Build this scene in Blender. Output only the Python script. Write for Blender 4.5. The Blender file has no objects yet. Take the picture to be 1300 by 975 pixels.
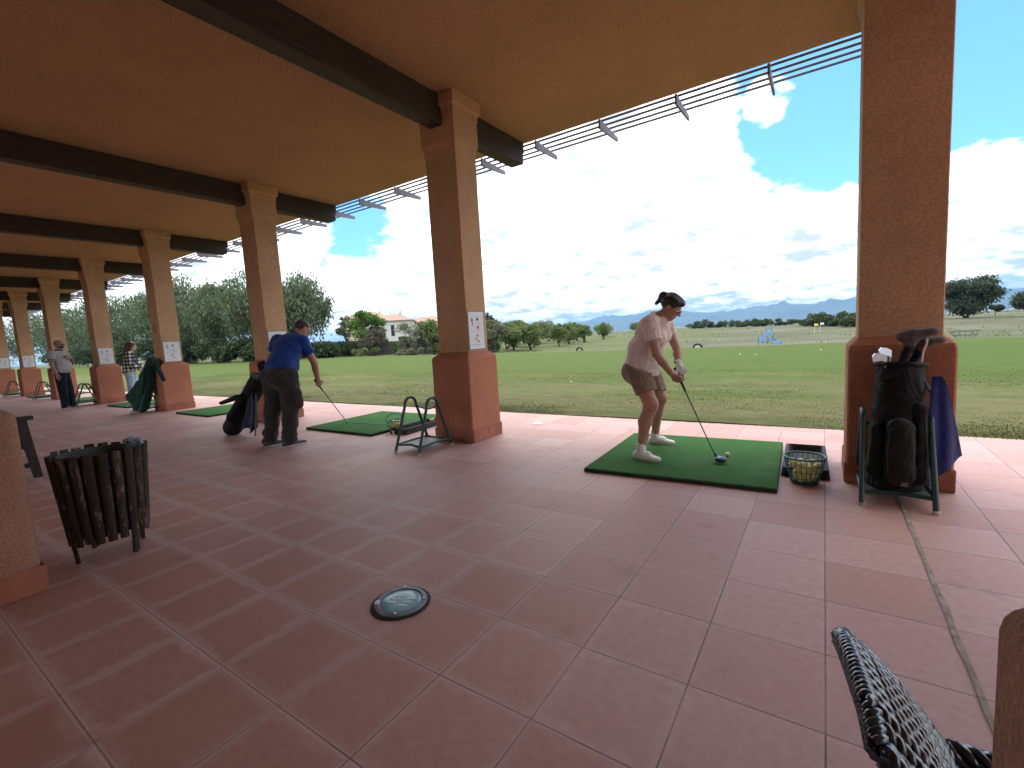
import bpy, bmesh, math, random
import numpy as np
from mathutils import Vector, Matrix
R = math.radians
random.seed(7); rng = np.random.default_rng(7)
S = bpy.context.scene
C = S.collection
ORG = {}

# ---------------------------------------------------------------- objects
def V3(*a): return np.array(a, float)
def nrm(v):
    v = np.asarray(v, float); return v/np.linalg.norm(v)
def tag(o, label=None, cat=None, group=None, kind=None):
    if label: o['label'] = label
    if cat: o['category'] = cat
    if group: o['group'] = group
    if kind: o['kind'] = kind
    return o
def thing(name, label, cat, loc=(0, 0, 0), group=None, rz=0.0):
    o = bpy.data.objects.new(name, None); C.objects.link(o)
    o.empty_display_size = .1
    o.location = loc; o.rotation_euler = (0, 0, rz)
    ORG[o.name] = np.array(loc, float)
    return tag(o, label, cat, group)
def link(name, me, mat, parent=None, smooth=None):
    if mat is not None: me.materials.append(mat)
    if smooth is not None:
        me.polygons.foreach_set('use_smooth', [True]*len(me.polygons))
        if smooth < 180: me.set_sharp_from_angle(angle=R(smooth))
    o = bpy.data.objects.new(name, me); C.objects.link(o)
    if parent is not None:
        org = ORG[parent.name]
        me.transform(Matrix.Translation(Vector(-org)))
        o.parent = parent; ORG[o.name] = org
    else: ORG[o.name] = np.zeros(3)
    return o
def npmesh(name, Vt, F, mat, parent=None, smooth=None):
    me = bpy.data.meshes.new(name)
    Vt = np.asarray(Vt, np.float32); F = np.asarray(F, np.int32)
    k = F.shape[1]
    me.vertices.add(len(Vt)); me.vertices.foreach_set('co', Vt.ravel())
    me.loops.add(F.size); me.loops.foreach_set('vertex_index', F.ravel())
    me.polygons.add(len(F)); me.polygons.foreach_set('loop_start', np.arange(0, F.size, k, dtype=np.int32))
    me.update(calc_edges=True); me.validate()
    return link(name, me, mat, parent, smooth)
def copy_tree(o, parent=None):
    c = o.copy(); C.objects.link(c); c.parent = parent
    ORG[c.name] = ORG.get(o.name, np.zeros(3))
    for ch in list(o.children): copy_tree(ch, c)
    return c

class MB:
    """collects shapes (world coordinates) into one mesh"""
    def __init__(s): s.bm = bmesh.new()
    def box(s, lo, hi, bev=0.0, M=None, seg=1):
        lo = np.array(lo, float); hi = np.array(hi, float)
        t = bmesh.new(); bmesh.ops.create_cube(t, size=1.0)
        for v in t.verts: v.co = Vector(lo + (hi-lo)*(np.array(v.co)+.5))
        if bev: bmesh.ops.bevel(t, geom=t.edges[:], offset=bev, segments=seg, affect='EDGES', profile=.5)
        return s.add(t, M)
    def add(s, t, M=None):
        if M is not None: t.transform(M)
        me = bpy.data.meshes.new('t'); t.to_mesh(me); t.free(); s.bm.from_mesh(me); bpy.data.meshes.remove(me)
        return s
    def rings(s, rings, cap=True, closed=False):
        bm = s.bm; vs = [[bm.verts.new(Vector(q)) for q in r] for r in rings]; n = len(vs[0])
        rr = list(range(len(vs)-1)) + ([-1] if closed else [])
        for i in rr:
            a, b = vs[i], vs[i+1]
            for j in range(n): bm.faces.new((a[j], a[(j+1) % n], b[(j+1) % n], b[j]))
        if cap and not closed:
            bm.faces.new(vs[0][::-1]); bm.faces.new(vs[-1])
        return s
    def tube(s, pts, r, n=8, closed=False, flat=None):
        P = [np.array(q, float) for q in pts]; m = len(P)
        rad = r if hasattr(r, '__len__') else [r]*m
        T = []
        for i in range(m):
            a = P[i-1] if (i > 0 or closed) else P[i]; b = P[(i+1) % m] if (i < m-1 or closed) else P[i]
            T.append(nrm(b-a))
        up = V3(0, 0, 1) if abs(T[0][2]) < .9 else V3(1, 0, 0)
        out = []
        u = nrm(np.cross(T[0], up))
        for i in range(m):
            u = nrm(u - T[i]*(u@T[i])); v = np.cross(T[i], u)
            q = []
            for j in range(n):
                a = 2*math.pi*(j+.5)/n
                q.append(P[i] + rad[i]*(math.cos(a)*u + math.sin(a)*v*(flat or 1)))
            out.append(q)
        return s.rings(out, True, closed)
    def lathe(s, prof, n=24, c=(0, 0, 0), M=None):
        t = bmesh.new(); vs = []
        for r, z in prof:
            vs.append([t.verts.new((r*math.cos(2*math.pi*j/n), r*math.sin(2*math.pi*j/n), z)) for j in range(n)] if r > 1e-6 else [t.verts.new((0, 0, z))])
        for a, b in zip(vs, vs[1:]):
            for j in range(n):
                k = (j+1) % n
                if len(a) == 1 and len(b) == 1: break
                if len(a) == 1: t.faces.new((a[0], b[k], b[j]))
                elif len(b) == 1: t.faces.new((a[j], a[k], b[0]))
                else: t.faces.new((a[j], a[k], b[k], b[j]))
        Mt = Matrix.Translation(Vector(c)) @ (M or Matrix())
        return s.add(t, Mt)
    def sphere(s, c, r, n=12, sc=(1, 1, 1), M=None):
        t = bmesh.new(); bmesh.ops.create_uvsphere(t, u_segments=n, v_segments=max(6, n*2//3), radius=r)
        t.transform(Matrix.Diagonal(Vector((*sc, 1))))
        return s.add(t, Matrix.Translation(Vector(c)) @ (M or Matrix()))
    def prism(s, poly, vec):
        bm = s.bm; vec = np.array(vec, float)
        a = [bm.verts.new(Vector(q)) for q in poly]; b = [bm.verts.new(Vector(np.array(q)+vec)) for q in poly]
        n = len(a); bm.faces.new(a[::-1]); bm.faces.new(b)
        for i in range(n): bm.faces.new((a[i], a[(i+1) % n], b[(i+1) % n], b[i]))
        return s
    def quad(s, *q): s.bm.faces.new([s.bm.verts.new(Vector(x)) for x in q]); return s
    def build(s, name, mat, parent=None, smooth=None):
        bmesh.ops.recalc_face_normals(s.bm, faces=s.bm.faces[:])
        me = bpy.data.meshes.new(name); s.bm.to_mesh(me); s.bm.free()
        return link(name, me, mat, parent, smooth)

def rectring(cx, cy, hx, hy, z, ch=.012):
    return [(cx+sx*(hx-a), cy+sy*(hy-b), z) for sx, sy, a, b in
            ((-1, -1, ch, 0), (1, -1, ch, 0), (1, -1, 0, ch), (1, 1, 0, ch), (1, 1, ch, 0), (-1, 1, ch, 0), (-1, 1, 0, ch), (-1, -1, 0, ch))]
def frame(fwd, up=(0, 0, 1)):
    f = nrm(fwd); r = nrm(np.cross(f, up)); u = np.cross(r, f)
    return r, f, u                      # right, forward, up
def basis(x, y, z): return Matrix((x, y, z)).transposed().to_4x4()

# ---------------------------------------------------------------- materials
class NT:
    def __init__(s, name):
        m = bpy.data.materials.new(name); m.use_nodes = True; s.m = m; s.t = m.node_tree
        s.b = s.t.nodes['Principled BSDF']; s.co = None
    def n(s, typ, **k):
        nd = s.t.nodes.new('ShaderNode'+typ)
        for a, v in k.items():
            if isinstance(a, str) and a.startswith('i_'): nd.inputs[a[2:].replace('_', ' ')].default_value = v
            else: setattr(nd, a, v)
        return nd
    def l(s, a, b): s.t.links.new(a, b)
    def pos(s, kind='Object'):
        if s.co is None: s.co = s.n('TexCoord').outputs[kind]
        return s.co
    def math(s, op, a, b=None, c=None, clamp=False):
        nd = s.n('Math', operation=op); nd.use_clamp = clamp
        for i, x in enumerate((a, b, c)):
            if x is None: continue
            if isinstance(x, (int, float)): nd.inputs[i].default_value = x
            else: s.l(x, nd.inputs[i])
        return nd.outputs[0]
    def map(s, sc=(1, 1, 1), rot=(0, 0, 0), src=None):
        nd = s.n('Mapping'); s.l(src or s.pos(), nd.inputs['Vector'])
        nd.inputs['Scale'].default_value = sc; nd.inputs['Rotation'].default_value = rot
        return nd.outputs[0]
    def noise(s, scale, detail=4, rough=.55, src=None, out='Fac', dist=0.0):
        nd = s.n('TexNoise'); s.l(src if src is not None else s.pos(), nd.inputs['Vector'])
        nd.inputs['Scale'].default_value = scale; nd.inputs['Detail'].default_value = detail
        nd.inputs['Roughness'].default_value = rough; nd.inputs['Distortion'].default_value = dist
        return nd.outputs[out]
    def ramp(s, fac, stops):
        nd = s.n('ValToRGB'); s.l(fac, nd.inputs[0]); e = nd.color_ramp.elements
        while len(e) < len(stops): e.new(.5)
        for q, (p, c) in zip(e, stops):
            q.position = p; q.color = (*c, 1) if len(c) == 3 else c
        return nd.outputs[0]
    def range(s, fac, a, b, c=0., d=1., smooth=True):
        nd = s.n('MapRange', interpolation_type='SMOOTHSTEP' if smooth else 'LINEAR')
        s.l(fac, nd.inputs[0])
        for i, v in zip((1, 2, 3, 4), (a, b, c, d)): nd.inputs[i].default_value = v
        return nd.outputs[0]
    def mix(s, fac, a, b, mode='MIX'):
        nd = s.n('Mix', data_type='RGBA', blend_type=mode)
        for sock, x in ((nd.inputs[0], fac), (nd.inputs[6], a), (nd.inputs[7], b)):
            if isinstance(x, (int, float)): sock.default_value = x
            elif isinstance(x, tuple): sock.default_value = (*x, 1) if len(x) == 3 else x
            else: s.l(x, sock)
        return nd.outputs[2]
    def bump(s, h, strength=.3, dist=.01):
        nd = s.n('Bump'); s.l(h, nd.inputs['Height']); nd.inputs['Strength'].default_value = strength
        nd.inputs['Distance'].default_value = dist; s.l(nd.outputs[0], s.b.inputs['Normal']); return s
    def col(s, c):
        if isinstance(c, tuple): s.b.inputs['Base Color'].default_value = (*c, 1)
        else: s.l(c, s.b.inputs['Base Color'])
        return s
    def set(s, **k):
        for a, v in k.items():
            sock = s.b.inputs[a.replace('_', ' ')]
            if isinstance(v, (int, float)): sock.default_value = v
            else: s.l(v, sock)
        return s
def plain(name, c, rough=.6, metal=0., var=.25, scale=8., bump=0., bscale=60., spec=.5):
    m = NT(name); n = m.noise(scale, 5)
    lo = tuple(x*(1-var) for x in c); hi = tuple(min(1, x*(1+var)) for x in c)
    m.col(m.ramp(n, [(.3, lo), (.7, hi)])); m.set(Roughness=rough, Metallic=metal); m.b.inputs['Specular IOR Level'].default_value = spec
    if bump: m.bump(m.noise(bscale, 3), bump, .004)
    return m.m
def stucco(name, c, scale=70., bump=.5, var=.16, dist=.006):
    m = NT(name); big = m.noise(1.3, 7, .68); sm = m.noise(scale, 4, .65); v = m.noise(9, 4)
    a = m.ramp(big, [(.3, tuple(x*(1-var) for x in c)), (.72, tuple(x*(1+var) for x in c))])
    a = m.mix(m.range(sm, .38, .62), m.mix(.75, (0, 0, 0), a), a)
    a = m.mix(m.range(v, .55, .8, 0, .25), a, tuple(x*.62 for x in c))
    run = m.noise(3.2, 6, .7, src=m.map((1.6, 1.6, .22)))
    a = m.mix(m.range(run, .56, .72, 0, .35), a, tuple(x*.6+.03 for x in c)); pale = m.noise(2.1, 6, .7)
    a = m.mix(m.range(pale, .60, .74, 0, .3), a, tuple(min(1, x*1.15+.06) for x in c))
    m.col(a); m.set(Roughness=.92); m.b.inputs['Specular IOR Level'].default_value = .2
    m.bump(sm, bump, dist); return m.m
def cloth(name, c, var=.12, weave=500., bump=.15, rough=.9):
    m = NT(name); n = m.noise(14, 4); w = m.noise(weave, 2)
    m.col(m.ramp(n, [(.3, tuple(x*(1-var) for x in c)), (.7, tuple(min(1, x*(1+var)) for x in c))]))
    m.set(Roughness=rough); m.b.inputs['Sheen Weight'].default_value = .15; m.b.inputs['Specular IOR Level'].default_value = .25
    cr = m.noise(6.5, 2, .45, src=m.map((1, 1, .7), (.4, .3, .2)), dist=1.6); cr = m.math('ABSOLUTE', m.math('SUBTRACT', cr, .5)); cr2 = m.math('MULTIPLY', m.math('POWER', m.math('SUBTRACT', 1., m.math('MULTIPLY', cr, 2.)), 3.), 7.)
    m.bump(m.math('ADD', m.math('MULTIPLY', w, .4), cr2), min(1., bump*1.5), .004); return m.m
def leafmat(name, lo, hi, scale=.35, trans=.35):
    m = NT(name); g = m.n('NewGeometry'); big = m.noise(scale, 3)
    f = m.math('ADD', m.math('MULTIPLY', g.outputs['Random Per Island'], .55), m.math('MULTIPLY', big, .6))
    c = m.ramp(f, [(.2, lo), (.85, hi)])
    m.col(c); m.set(Roughness=.6); m.b.inputs['Specular IOR Level'].default_value = .25
    tr = m.n('BsdfTranslucent'); m.l(c, tr.inputs[0]); mx = m.n('MixShader'); mx.inputs[0].default_value = trans
    m.l(m.b.outputs[0], mx.inputs[1]); m.l(tr.outputs[0], mx.inputs[2])
    m.l(mx.outputs[0], m.t.nodes['Material Output'].inputs[0]); return m.m

# ---------------------------------------------------------------- implicit surfaces
def cap(a, b, ra, rb, n=None, s=1., k=.02): return ('c', V3(*a), V3(*b), ra, rb, None if n is None else nrm(n), s, k)
def ell(c, r, M=None, k=.02): return ('e', V3(*c), V3(*r), np.eye(3) if M is None else np.array(M), k)   # rows of M: local axes
def net(prims, cell=.008, fold=None, cuts=(), subs=(), pad=.03):
    los, his, bb = [], [], []
    for q in prims:
        if q[0] == 'c':
            r = max(q[3], q[4]); r2 = r*max(1, q[6])
            lo = np.minimum(q[1]-r2, q[2]-r2); hi = np.maximum(q[1]+r2, q[2]+r2)
        else:
            r = q[2].max(); lo = q[1]-r; hi = q[1]+r
        bb.append((lo-.05, hi+.05)); los.append(lo); his.append(hi)
    lo = np.min(los, 0)-pad; hi = np.max(his, 0)+pad
    N = np.ceil((hi-lo)/cell).astype(int)+1
    ax = [lo[i]+cell*np.arange(N[i]) for i in range(3)]
    D = np.full(N, .2, np.float32)
    def ev(q, sl):
        P = np.stack(np.meshgrid(*[ax[i][sl[i]] for i in range(3)], indexing='ij'), -1)
        if q[0] == 'c':
            a, b, ra, rb, n, s = q[1:7]; ab = b-a; L = ab@ab
            t = np.clip(((P-a)@ab)/max(L, 1e-9), 0, 1)
            o = P-a-t[..., None]*ab
            if n is not None: o = o + (o@n)[..., None]*n*(1/s-1)
            return np.linalg.norm(o, axis=-1)-(ra+(rb-ra)*t)
        o = (P-q[1])@q[3].T/q[2]; l = np.linalg.norm(o, axis=-1)
        return (l-1)*q[2].min()
    for q, (l, h) in zip(prims, bb):
        i0 = np.clip(np.floor((l-lo)/cell).astype(int), 0, N-1); i1 = np.clip(np.ceil((h-lo)/cell).astype(int)+1, 1, N)
        sl = tuple(slice(i0[i], i1[i]) for i in range(3))
        d = ev(q, sl); k = q[-1]; s = D[sl]
        hh = np.clip(.5+.5*(s-d)/k, 0, 1); D[sl] = s*(1-hh)+d*hh-k*hh*(1-hh)
    full = (slice(None),)*3
    if fold is not None or cuts:
        P = np.stack(np.meshgrid(*ax, indexing='ij'), -1)
        if fold is not None: D = D + fold(P)
        for c, n in cuts: D = np.maximum(D, (P-V3(*c))@nrm(n))
    for q in subs: D = np.maximum(D, -ev(q, full))
    D = np.asarray(D, np.float32)
    ins = D < 0
    c8 = [ins[a:N[0]-1+a, b:N[1]-1+b, c:N[2]-1+c] for a in (0, 1) for b in (0, 1) for c in (0, 1)]
    cnt = sum(x.astype(np.int8) for x in c8); act = (cnt > 0) & (cnt < 8)
    I = np.argwhere(act); idx = -np.ones(act.shape, np.int64); idx[act] = np.arange(len(I))
    acc = np.zeros((len(I), 3)); w = np.zeros(len(I))
    cor = [(a, b, c) for a in (0, 1) for b in (0, 1) for c in (0, 1)]
    vals = {o: D[I[:, 0]+o[0], I[:, 1]+o[1], I[:, 2]+o[2]] for o in cor}
    for a in cor:
        for ax_ in range(3):
            if a[ax_]: continue
            b = list(a); b[ax_] = 1; b = tuple(b)
            va, vb = vals[a], vals[b]; m = (va < 0) != (vb < 0)
            t = np.where(m, va/np.where(m, va-vb, 1), 0)
            p = np.array(a, float)[None]+t[:, None]*(np.array(b)-np.array(a))[None]
            acc += p*m[:, None]; w += m
    Vt = lo+cell*(I+acc/w[:, None])
    F = []
    for ax_ in range(3):
        s0 = [slice(None)]*3; s1 = [slice(None)]*3; s0[ax_] = slice(0, -1); s1[ax_] = slice(1, None)
        a, b = ins[tuple(s0)], ins[tuple(s1)]
        E = np.argwhere(a != b); fl = a[a != b]
        u, v = (ax_+1) % 3, (ax_+2) % 3
        ok = (E[:, u] > 0) & (E[:, v] > 0) & (E[:, u] < N[u]-1) & (E[:, v] < N[v]-1)
        E, fl = E[ok], fl[ok]
        q = []
        for du, dv in ((-1, -1), (0, -1), (0, 0), (-1, 0)):
            c = E.copy(); c[:, u] += du; c[:, v] += dv; q.append(idx[c[:, 0], c[:, 1], c[:, 2]])
        q = np.stack(q, 1); q[~fl] = q[~fl][:, ::-1]; F.append(q)
    return Vt, np.concatenate(F)
def joinm(*vf):
    Vs, Fs, o = [], [], 0
    for v, f in vf: Vs.append(v); Fs.append(f+o); o += len(v)
    return np.concatenate(Vs), np.concatenate(Fs)
def netobj(name, mat, parent, prims, cell=.008, **k):
    v, f = net(prims, cell, **k); return npmesh(name, v, f, mat, parent, 180)
def folds(amp, f=30., seed=0., dirn=(0, 0, 1)):
    d = V3(*dirn)
    def fn(P):
        x = P[..., 0]+seed; y = P[..., 1]-seed; z = P[..., 2]
        w = np.sin(9*x+seed)+np.sin(8*y+1.7*seed)+.6*np.sin(17*x-13*y+5*z)
        a = P@d
        return (amp*np.sin(f*a+1.8*w)*(.5+.5*np.sin(6*z+5*x+seed))+amp*.5*np.sin(f*1.9*a-2.2*w+seed)).astype(np.float32)
    return fn
# ---------------------------------------------------------------- camera
F_, YAW, PITCH, ROLL = 587.712, 0.596057, 0.104636, -0.058575
CAM = V3(-0.0155, -1.5489, 1.2502)
cy, sy, cp, sp, cr, sr = math.cos(YAW), math.sin(YAW), math.cos(PITCH), math.sin(PITCH), math.cos(ROLL), math.sin(ROLL)
fw = V3(-sy*cp, cy*cp, -sp); r0 = V3(cy, sy, 0); u0 = np.cross(r0, fw)
rt = cr*r0+sr*u0; up = -sr*r0+cr*u0
cd = bpy.data.cameras.new('camera'); cam = bpy.data.objects.new('camera', cd); C.objects.link(cam)
cd.sensor_width = 36; cd.lens = 36*F_/1300; cd.clip_start = .02; cd.clip_end = 60000
cam.matrix_world = Matrix.Translation(Vector(CAM)) @ basis(rt, up, -fw)
S.camera = cam

# ---------------------------------------------------------------- world and sun
SUN_EL, SUN_AZ = 68., -18.          # degrees; azimuth clockwise from +Y
W = bpy.data.worlds.new('World'); S.world = W; W.use_nodes = True
nt = W.node_tree; bg = nt.nodes['Background']
class WN(NT):
    def __init__(s): s.t = nt; s.co = None; s.b = bg
w = WN()
sky = w.n('TexSky', sky_type='NISHITA', sun_disc=False, sun_elevation=R(SUN_EL), sun_rotation=R(SUN_AZ), air_density=1.0, dust_density=.6, ozone_density=2.0)
dirv = w.pos('Generated')
sep = w.n('SeparateXYZ'); w.l(dirv, sep.inputs[0])
zz = w.math('ADD', w.math('MAXIMUM', sep.outputs[2], 0.), .22)
comb = w.n('CombineXYZ')
w.l(w.math('DIVIDE', sep.outputs[0], zz), comb.inputs[0]); w.l(w.math('DIVIDE', sep.outputs[1], zz), comb.inputs[1])
cp_ = comb.outputs[0]
n1 = w.noise(1.9, 9, .62, src=cp_, dist=.5); n2 = w.noise(6.5, 8, .66, src=cp_, dist=.3)
def blob(px, py, r0, r1):
    d = nrm(fw+rt*(px-650)/F_-up*(py-487.5)/F_)
    nd = w.n('VectorMath', operation='DOT_PRODUCT'); w.l(dirv, nd.inputs[0]); nd.inputs[1].default_value = d
    return w.range(nd.outputs['Value'], math.cos(R(r1)), math.cos(R(r0)))
# clear patches of the sky (directions fixed in the world)
clear = None
for px, py, a, b, g in ((1095, 115, 4, 14, .8), (1270, 60, 6, 20, .62), (1160, -140, 8, 26, .6), (460, 288, .5, 6.5, .42), (690, 275, 2, 12, .16), (1005, 235, 1, 6, .2), (1255, 335, 2, 8, .33), (770, 165, 1, 7, .14)):
    q = w.math('MULTIPLY', blob(px, py, a, b), g); clear = q if clear is None else w.math('MAXIMUM', clear, q)
mass = None
for px, py, a, b, g in ((1250, 250, 2, 7, .5), (985, 126, 1, 4, .5), (1045, 262, 1.5, 6.5, .42), (860, 140, 3, 10, .3), (820, 300, 5, 20, .25), (560, 340, 3, 14, .15)):
    q = w.math('MULTIPLY', blob(px, py, a, b), g); mass = q if mass is None else w.math('MAXIMUM', mass, q)
nz = w.math('ADD', w.math('MULTIPLY', n1, .70), w.math('MULTIPLY', n2, .42))
cov = w.math('ADD', w.math('SUBTRACT', w.math('ADD', nz, .1), clear), mass)
cov = w.math('ADD', cov, w.range(sep.outputs[2], .24, .05, 0, .2))
mask = w.range(cov, .35, .48)
shade = w.range(w.math('ADD', n2, w.math('MULTIPLY', n1, .6)), .62, .95)
CLOUD = 5.6
cloud = w.mix(shade, (CLOUD*.33, CLOUD*.365, CLOUD*.395), (CLOUD*1.16, CLOUD*1.13, CLOUD*1.09))
sdir = V3(math.sin(R(SUN_AZ))*math.cos(R(SUN_EL)), math.cos(R(SUN_AZ))*math.cos(R(SUN_EL)), math.sin(R(SUN_EL)))
nd = w.n('VectorMath', operation='DOT_PRODUCT'); w.l(dirv, nd.inputs[0]); nd.inputs[1].default_value = sdir
elev = w.math('ADD', w.range(sep.outputs[2], .42, .76, 1., 1.5), w.range(nd.outputs['Value'], math.cos(R(44)), math.cos(R(8)), 0., .6))   # bright cloud round the hidden sun      # an overcast sky is brightest overhead
vm = w.n('VectorMath', operation='SCALE'); w.l(cloud, vm.inputs[0]); w.l(elev, vm.inputs['Scale']); cloud = vm.outputs[0]
skyc = w.mix(1.0, sky.outputs[0], (.26, .45, .57), 'MULTIPLY')
w.l(w.mix(mask, skyc, cloud), bg.inputs[0]); bg.inputs[1].default_value = .125

ld = bpy.data.lights.new('sun', 'SUN'); lo = bpy.data.objects.new('sun', ld); C.objects.link(lo)
ld.energy = .5; ld.angle = R(22); ld.color = (1, .95, .87)
sd = V3(math.sin(R(SUN_AZ))*math.cos(R(SUN_EL)), math.cos(R(SUN_AZ))*math.cos(R(SUN_EL)), math.sin(R(SUN_EL)))
lo.rotation_euler = Vector(sd).to_track_quat('Z', 'Y').to_euler(); lo.location = (0, 30, 40)
vs = S.view_settings; S.display_settings.display_device = 'sRGB'
vs.view_transform = 'Standard'; vs.look = 'None'; vs.exposure = 2.0; vs.gamma = 1; vs.use_curve_mapping = False
S.cycles.use_denoising = True; S.cycles.max_bounces = 8; S.cycles.diffuse_bounces = 5; S.cycles.transparent_max_bounces = 8
S.cycles.volume_bounces = 0; S.cycles.caustics_reflective = False; S.cycles.caustics_refractive = False
S.cycles.sample_clamp_indirect = 6

# ---------------------------------------------------------------- terrace floor
m = NT('terracotta tiles'); T_ = .4
pos = m.pos(); sp3 = m.n('SeparateXYZ'); m.l(pos, sp3.inputs[0])
def edge(o):   # distance to nearest grout line in metres
    f = m.math('FRACT', m.math('ADD', m.math('DIVIDE', o, T_), 200.))
    return m.math('MULTIPLY', m.math('SUBTRACT', .5, m.math('ABSOLUTE', m.math('SUBTRACT', f, .5))), T_)
ex, ey = edge(sp3.outputs[0]), edge(sp3.outputs[1])
ex = m.math('MAXIMUM', ex, m.range(m.math('ABSOLUTE', m.math('SUBTRACT', sp3.outputs[0], .4)), .05, .04, 0, .2))
e_ = m.math('MINIMUM', ex, ey)
jit = m.noise(7, 4, .6); fine = m.noise(140, 3); fine2 = m.noise(26, 5, .65)
fl = m.n('VectorMath', operation='FLOOR'); sc_ = m.n('VectorMath', operation='MULTIPLY_ADD'); m.l(pos, sc_.inputs[0])
sc_.inputs[1].default_value = (2.5, 2.5, 0); sc_.inputs[2].default_value = (200, 200, .5); m.l(sc_.outputs[0], fl.inputs[0])
wn = m.n('TexWhiteNoise', noise_dimensions='3D'); m.l(fl.outputs[0], wn.inputs['Vector'])
# worn wax: darker centre of each tile, stronger towards the covered back of the terrace
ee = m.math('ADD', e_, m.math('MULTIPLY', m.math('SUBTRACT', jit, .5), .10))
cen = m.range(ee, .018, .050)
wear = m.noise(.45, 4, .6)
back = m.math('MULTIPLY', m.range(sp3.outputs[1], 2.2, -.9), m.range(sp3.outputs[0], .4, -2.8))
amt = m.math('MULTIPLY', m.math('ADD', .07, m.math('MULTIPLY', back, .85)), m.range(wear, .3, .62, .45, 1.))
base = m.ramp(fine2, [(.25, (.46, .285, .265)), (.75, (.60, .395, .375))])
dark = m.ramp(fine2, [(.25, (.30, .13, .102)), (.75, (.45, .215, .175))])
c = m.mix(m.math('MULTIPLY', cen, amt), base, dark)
c = m.mix(m.math('MULTIPLY', wn.outputs[0], .5), c, (.37, .17, .125))
c = m.mix(m.range(wear, .55, .75, 0, .3), c, (.45, .34, .31))
lite = m.range(e_, .006, .016, 1, 0)
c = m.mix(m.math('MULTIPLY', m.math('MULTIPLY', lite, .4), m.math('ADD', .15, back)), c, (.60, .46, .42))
gro = m.range(m.math('ADD', e_, m.math('MULTIPLY', fine, .0012)), .0025, .0046, 1, 0)
gn = m.noise(1.7, 4, .6)
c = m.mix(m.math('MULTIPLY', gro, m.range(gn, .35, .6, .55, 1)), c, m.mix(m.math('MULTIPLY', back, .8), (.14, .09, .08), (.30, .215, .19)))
dirt = m.noise(2.6, 6, .72)
c = m.mix(m.range(dirt, .56, .72, 0, .38), c, (.17, .085, .075))
scuf = m.noise(5, 5, .75, src=m.map((1, .18, 1), (0, 0, .5)))
c = m.mix(m.range(scuf, .64, .72, 0, .25), c, (.62, .50, .47))
spot = m.range(m.noise(3.1, 2), .74, .80)
c = m.mix(m.math('MULTIPLY', spot, .5), c, (.09, .05, .05))
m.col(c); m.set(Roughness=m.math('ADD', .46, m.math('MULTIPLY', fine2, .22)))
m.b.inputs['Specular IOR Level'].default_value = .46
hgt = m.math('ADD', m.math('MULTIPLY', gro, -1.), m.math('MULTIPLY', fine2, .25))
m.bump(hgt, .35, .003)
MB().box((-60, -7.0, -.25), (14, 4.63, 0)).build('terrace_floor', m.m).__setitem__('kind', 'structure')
mort = plain('mortar', (.30, .255, .225), .95, var=.35, scale=25, bump=.4)
q = MB(); pts = [(.418+.0018*math.sin(i*1.7)+.0012*math.sin(i*5.1), -1.2+i*.11) for i in range(35)]
wd = [.0095+.0018*math.sin(i*2.3)+.0012*math.sin(i*5.7) for i in range(35)]
for (a, b), (a2, b2), wa, wb in zip(pts, pts[1:], wd, wd[1:]): q.quad((a-wa, b, .004), (a+wa, b, .004), (a2+wb, b2, .004), (a2-wb, b2, .004))
bmesh.ops.remove_doubles(q.bm, verts=q.bm.verts[:], dist=1e-4)
tag(q.build('mortar_joint', mort), kind='structure')

# ---------------------------------------------------------------- lawn, field, hills
def ss(a, b, x):
    t = np.clip((x-a)/(b-a), 0, 1); return t*t*(3-2*t)
def ter(x, y):
    x = np.asarray(x, float); y = np.asarray(y, float); r = np.hypot(x, y)
    wgt = ss(-50, -20, x)
    return (-1.15*ss(26, 46, y)+.85*ss(58, 140, y))*wgt - 34*ss(260, 1500, r) + .18*np.sin(x*.06+y*.031)*np.sin(y*.05)*ss(40, 90, y)
def lawn_edge(x): return 26.2+.9*np.sin(x*.13)+1.6*ss(-8, -26, x)-1.5*ss(3, 12, x)+1.5*ss(-30, -38, x)-4.5*ss(-40, -60, x)
def grid(xs, ys, zf): 
    X, Y = np.meshgrid(xs, ys, indexing='ij'); Z = zf(X, Y)
    Vt = np.stack([X, Y, Z], -1).reshape(-1, 3); n, k = len(xs), len(ys)
    i = (np.arange(n-1)[:, None]*k+np.arange(k-1)[None]).ravel()
    return Vt, np.stack([i, i+k, i+k+1, i+1], 1)
def spaced(a, b, n, p=2.2):
    t = np.linspace(-1, 1, n); return np.sign(t)*np.abs(t)**p*(b-a)/2+(a+b)/2
m = NT('field earth and scrub'); n1 = m.noise(.035, 6, .6); n2 = m.noise(.22, 5, .65, src=m.map((.35, 1, 1))); n3 = m.noise(2.2, 5, .7)
c = m.ramp(n1, [(.30, (.058, .066, .032)), (.46, (.092, .093, .062)), (.62, (.132, .128, .105))])
c = m.mix(m.range(n2, .50, .68, 0, .8), c, (.070, .092, .032))
c = m.mix(m.range(n3, .50, .72, 0, .55), c, (.07, .07, .042))
sp3 = m.n('SeparateXYZ'); m.l(m.pos(), sp3.inputs[0])
left = m.math('MULTIPLY', m.range(sp3.outputs[0], -10, -26), m.range(sp3.outputs[1], 190, 90))
c = m.mix(m.math('MULTIPLY', left, .75), c, m.ramp(n2, [(.35, (.058, .082, .024)), (.65, (.108, .112, .044))]))
m.col(c); m.set(Roughness=.95); m.b.inputs['Specular IOR Level'].default_value = .1
m.bump(n3, .6, .15)
xs = spaced(-14500, 14500, 190, 4.2); ys = np.concatenate([[-3000, -800, -200, -40, 4.0], 4.6+np.linspace(0, 1, 60)**1.7*200, 204.6+np.linspace(0.02, 1, 40)**2.5*14000])
Vt, Fq = grid(xs, ys, lambda x, y: ter(x, y)-.06-.5*ss(5, -5, y))
tag(npmesh('field_ground', Vt, Fq, m.m, None, 180), kind='structure')

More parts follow.
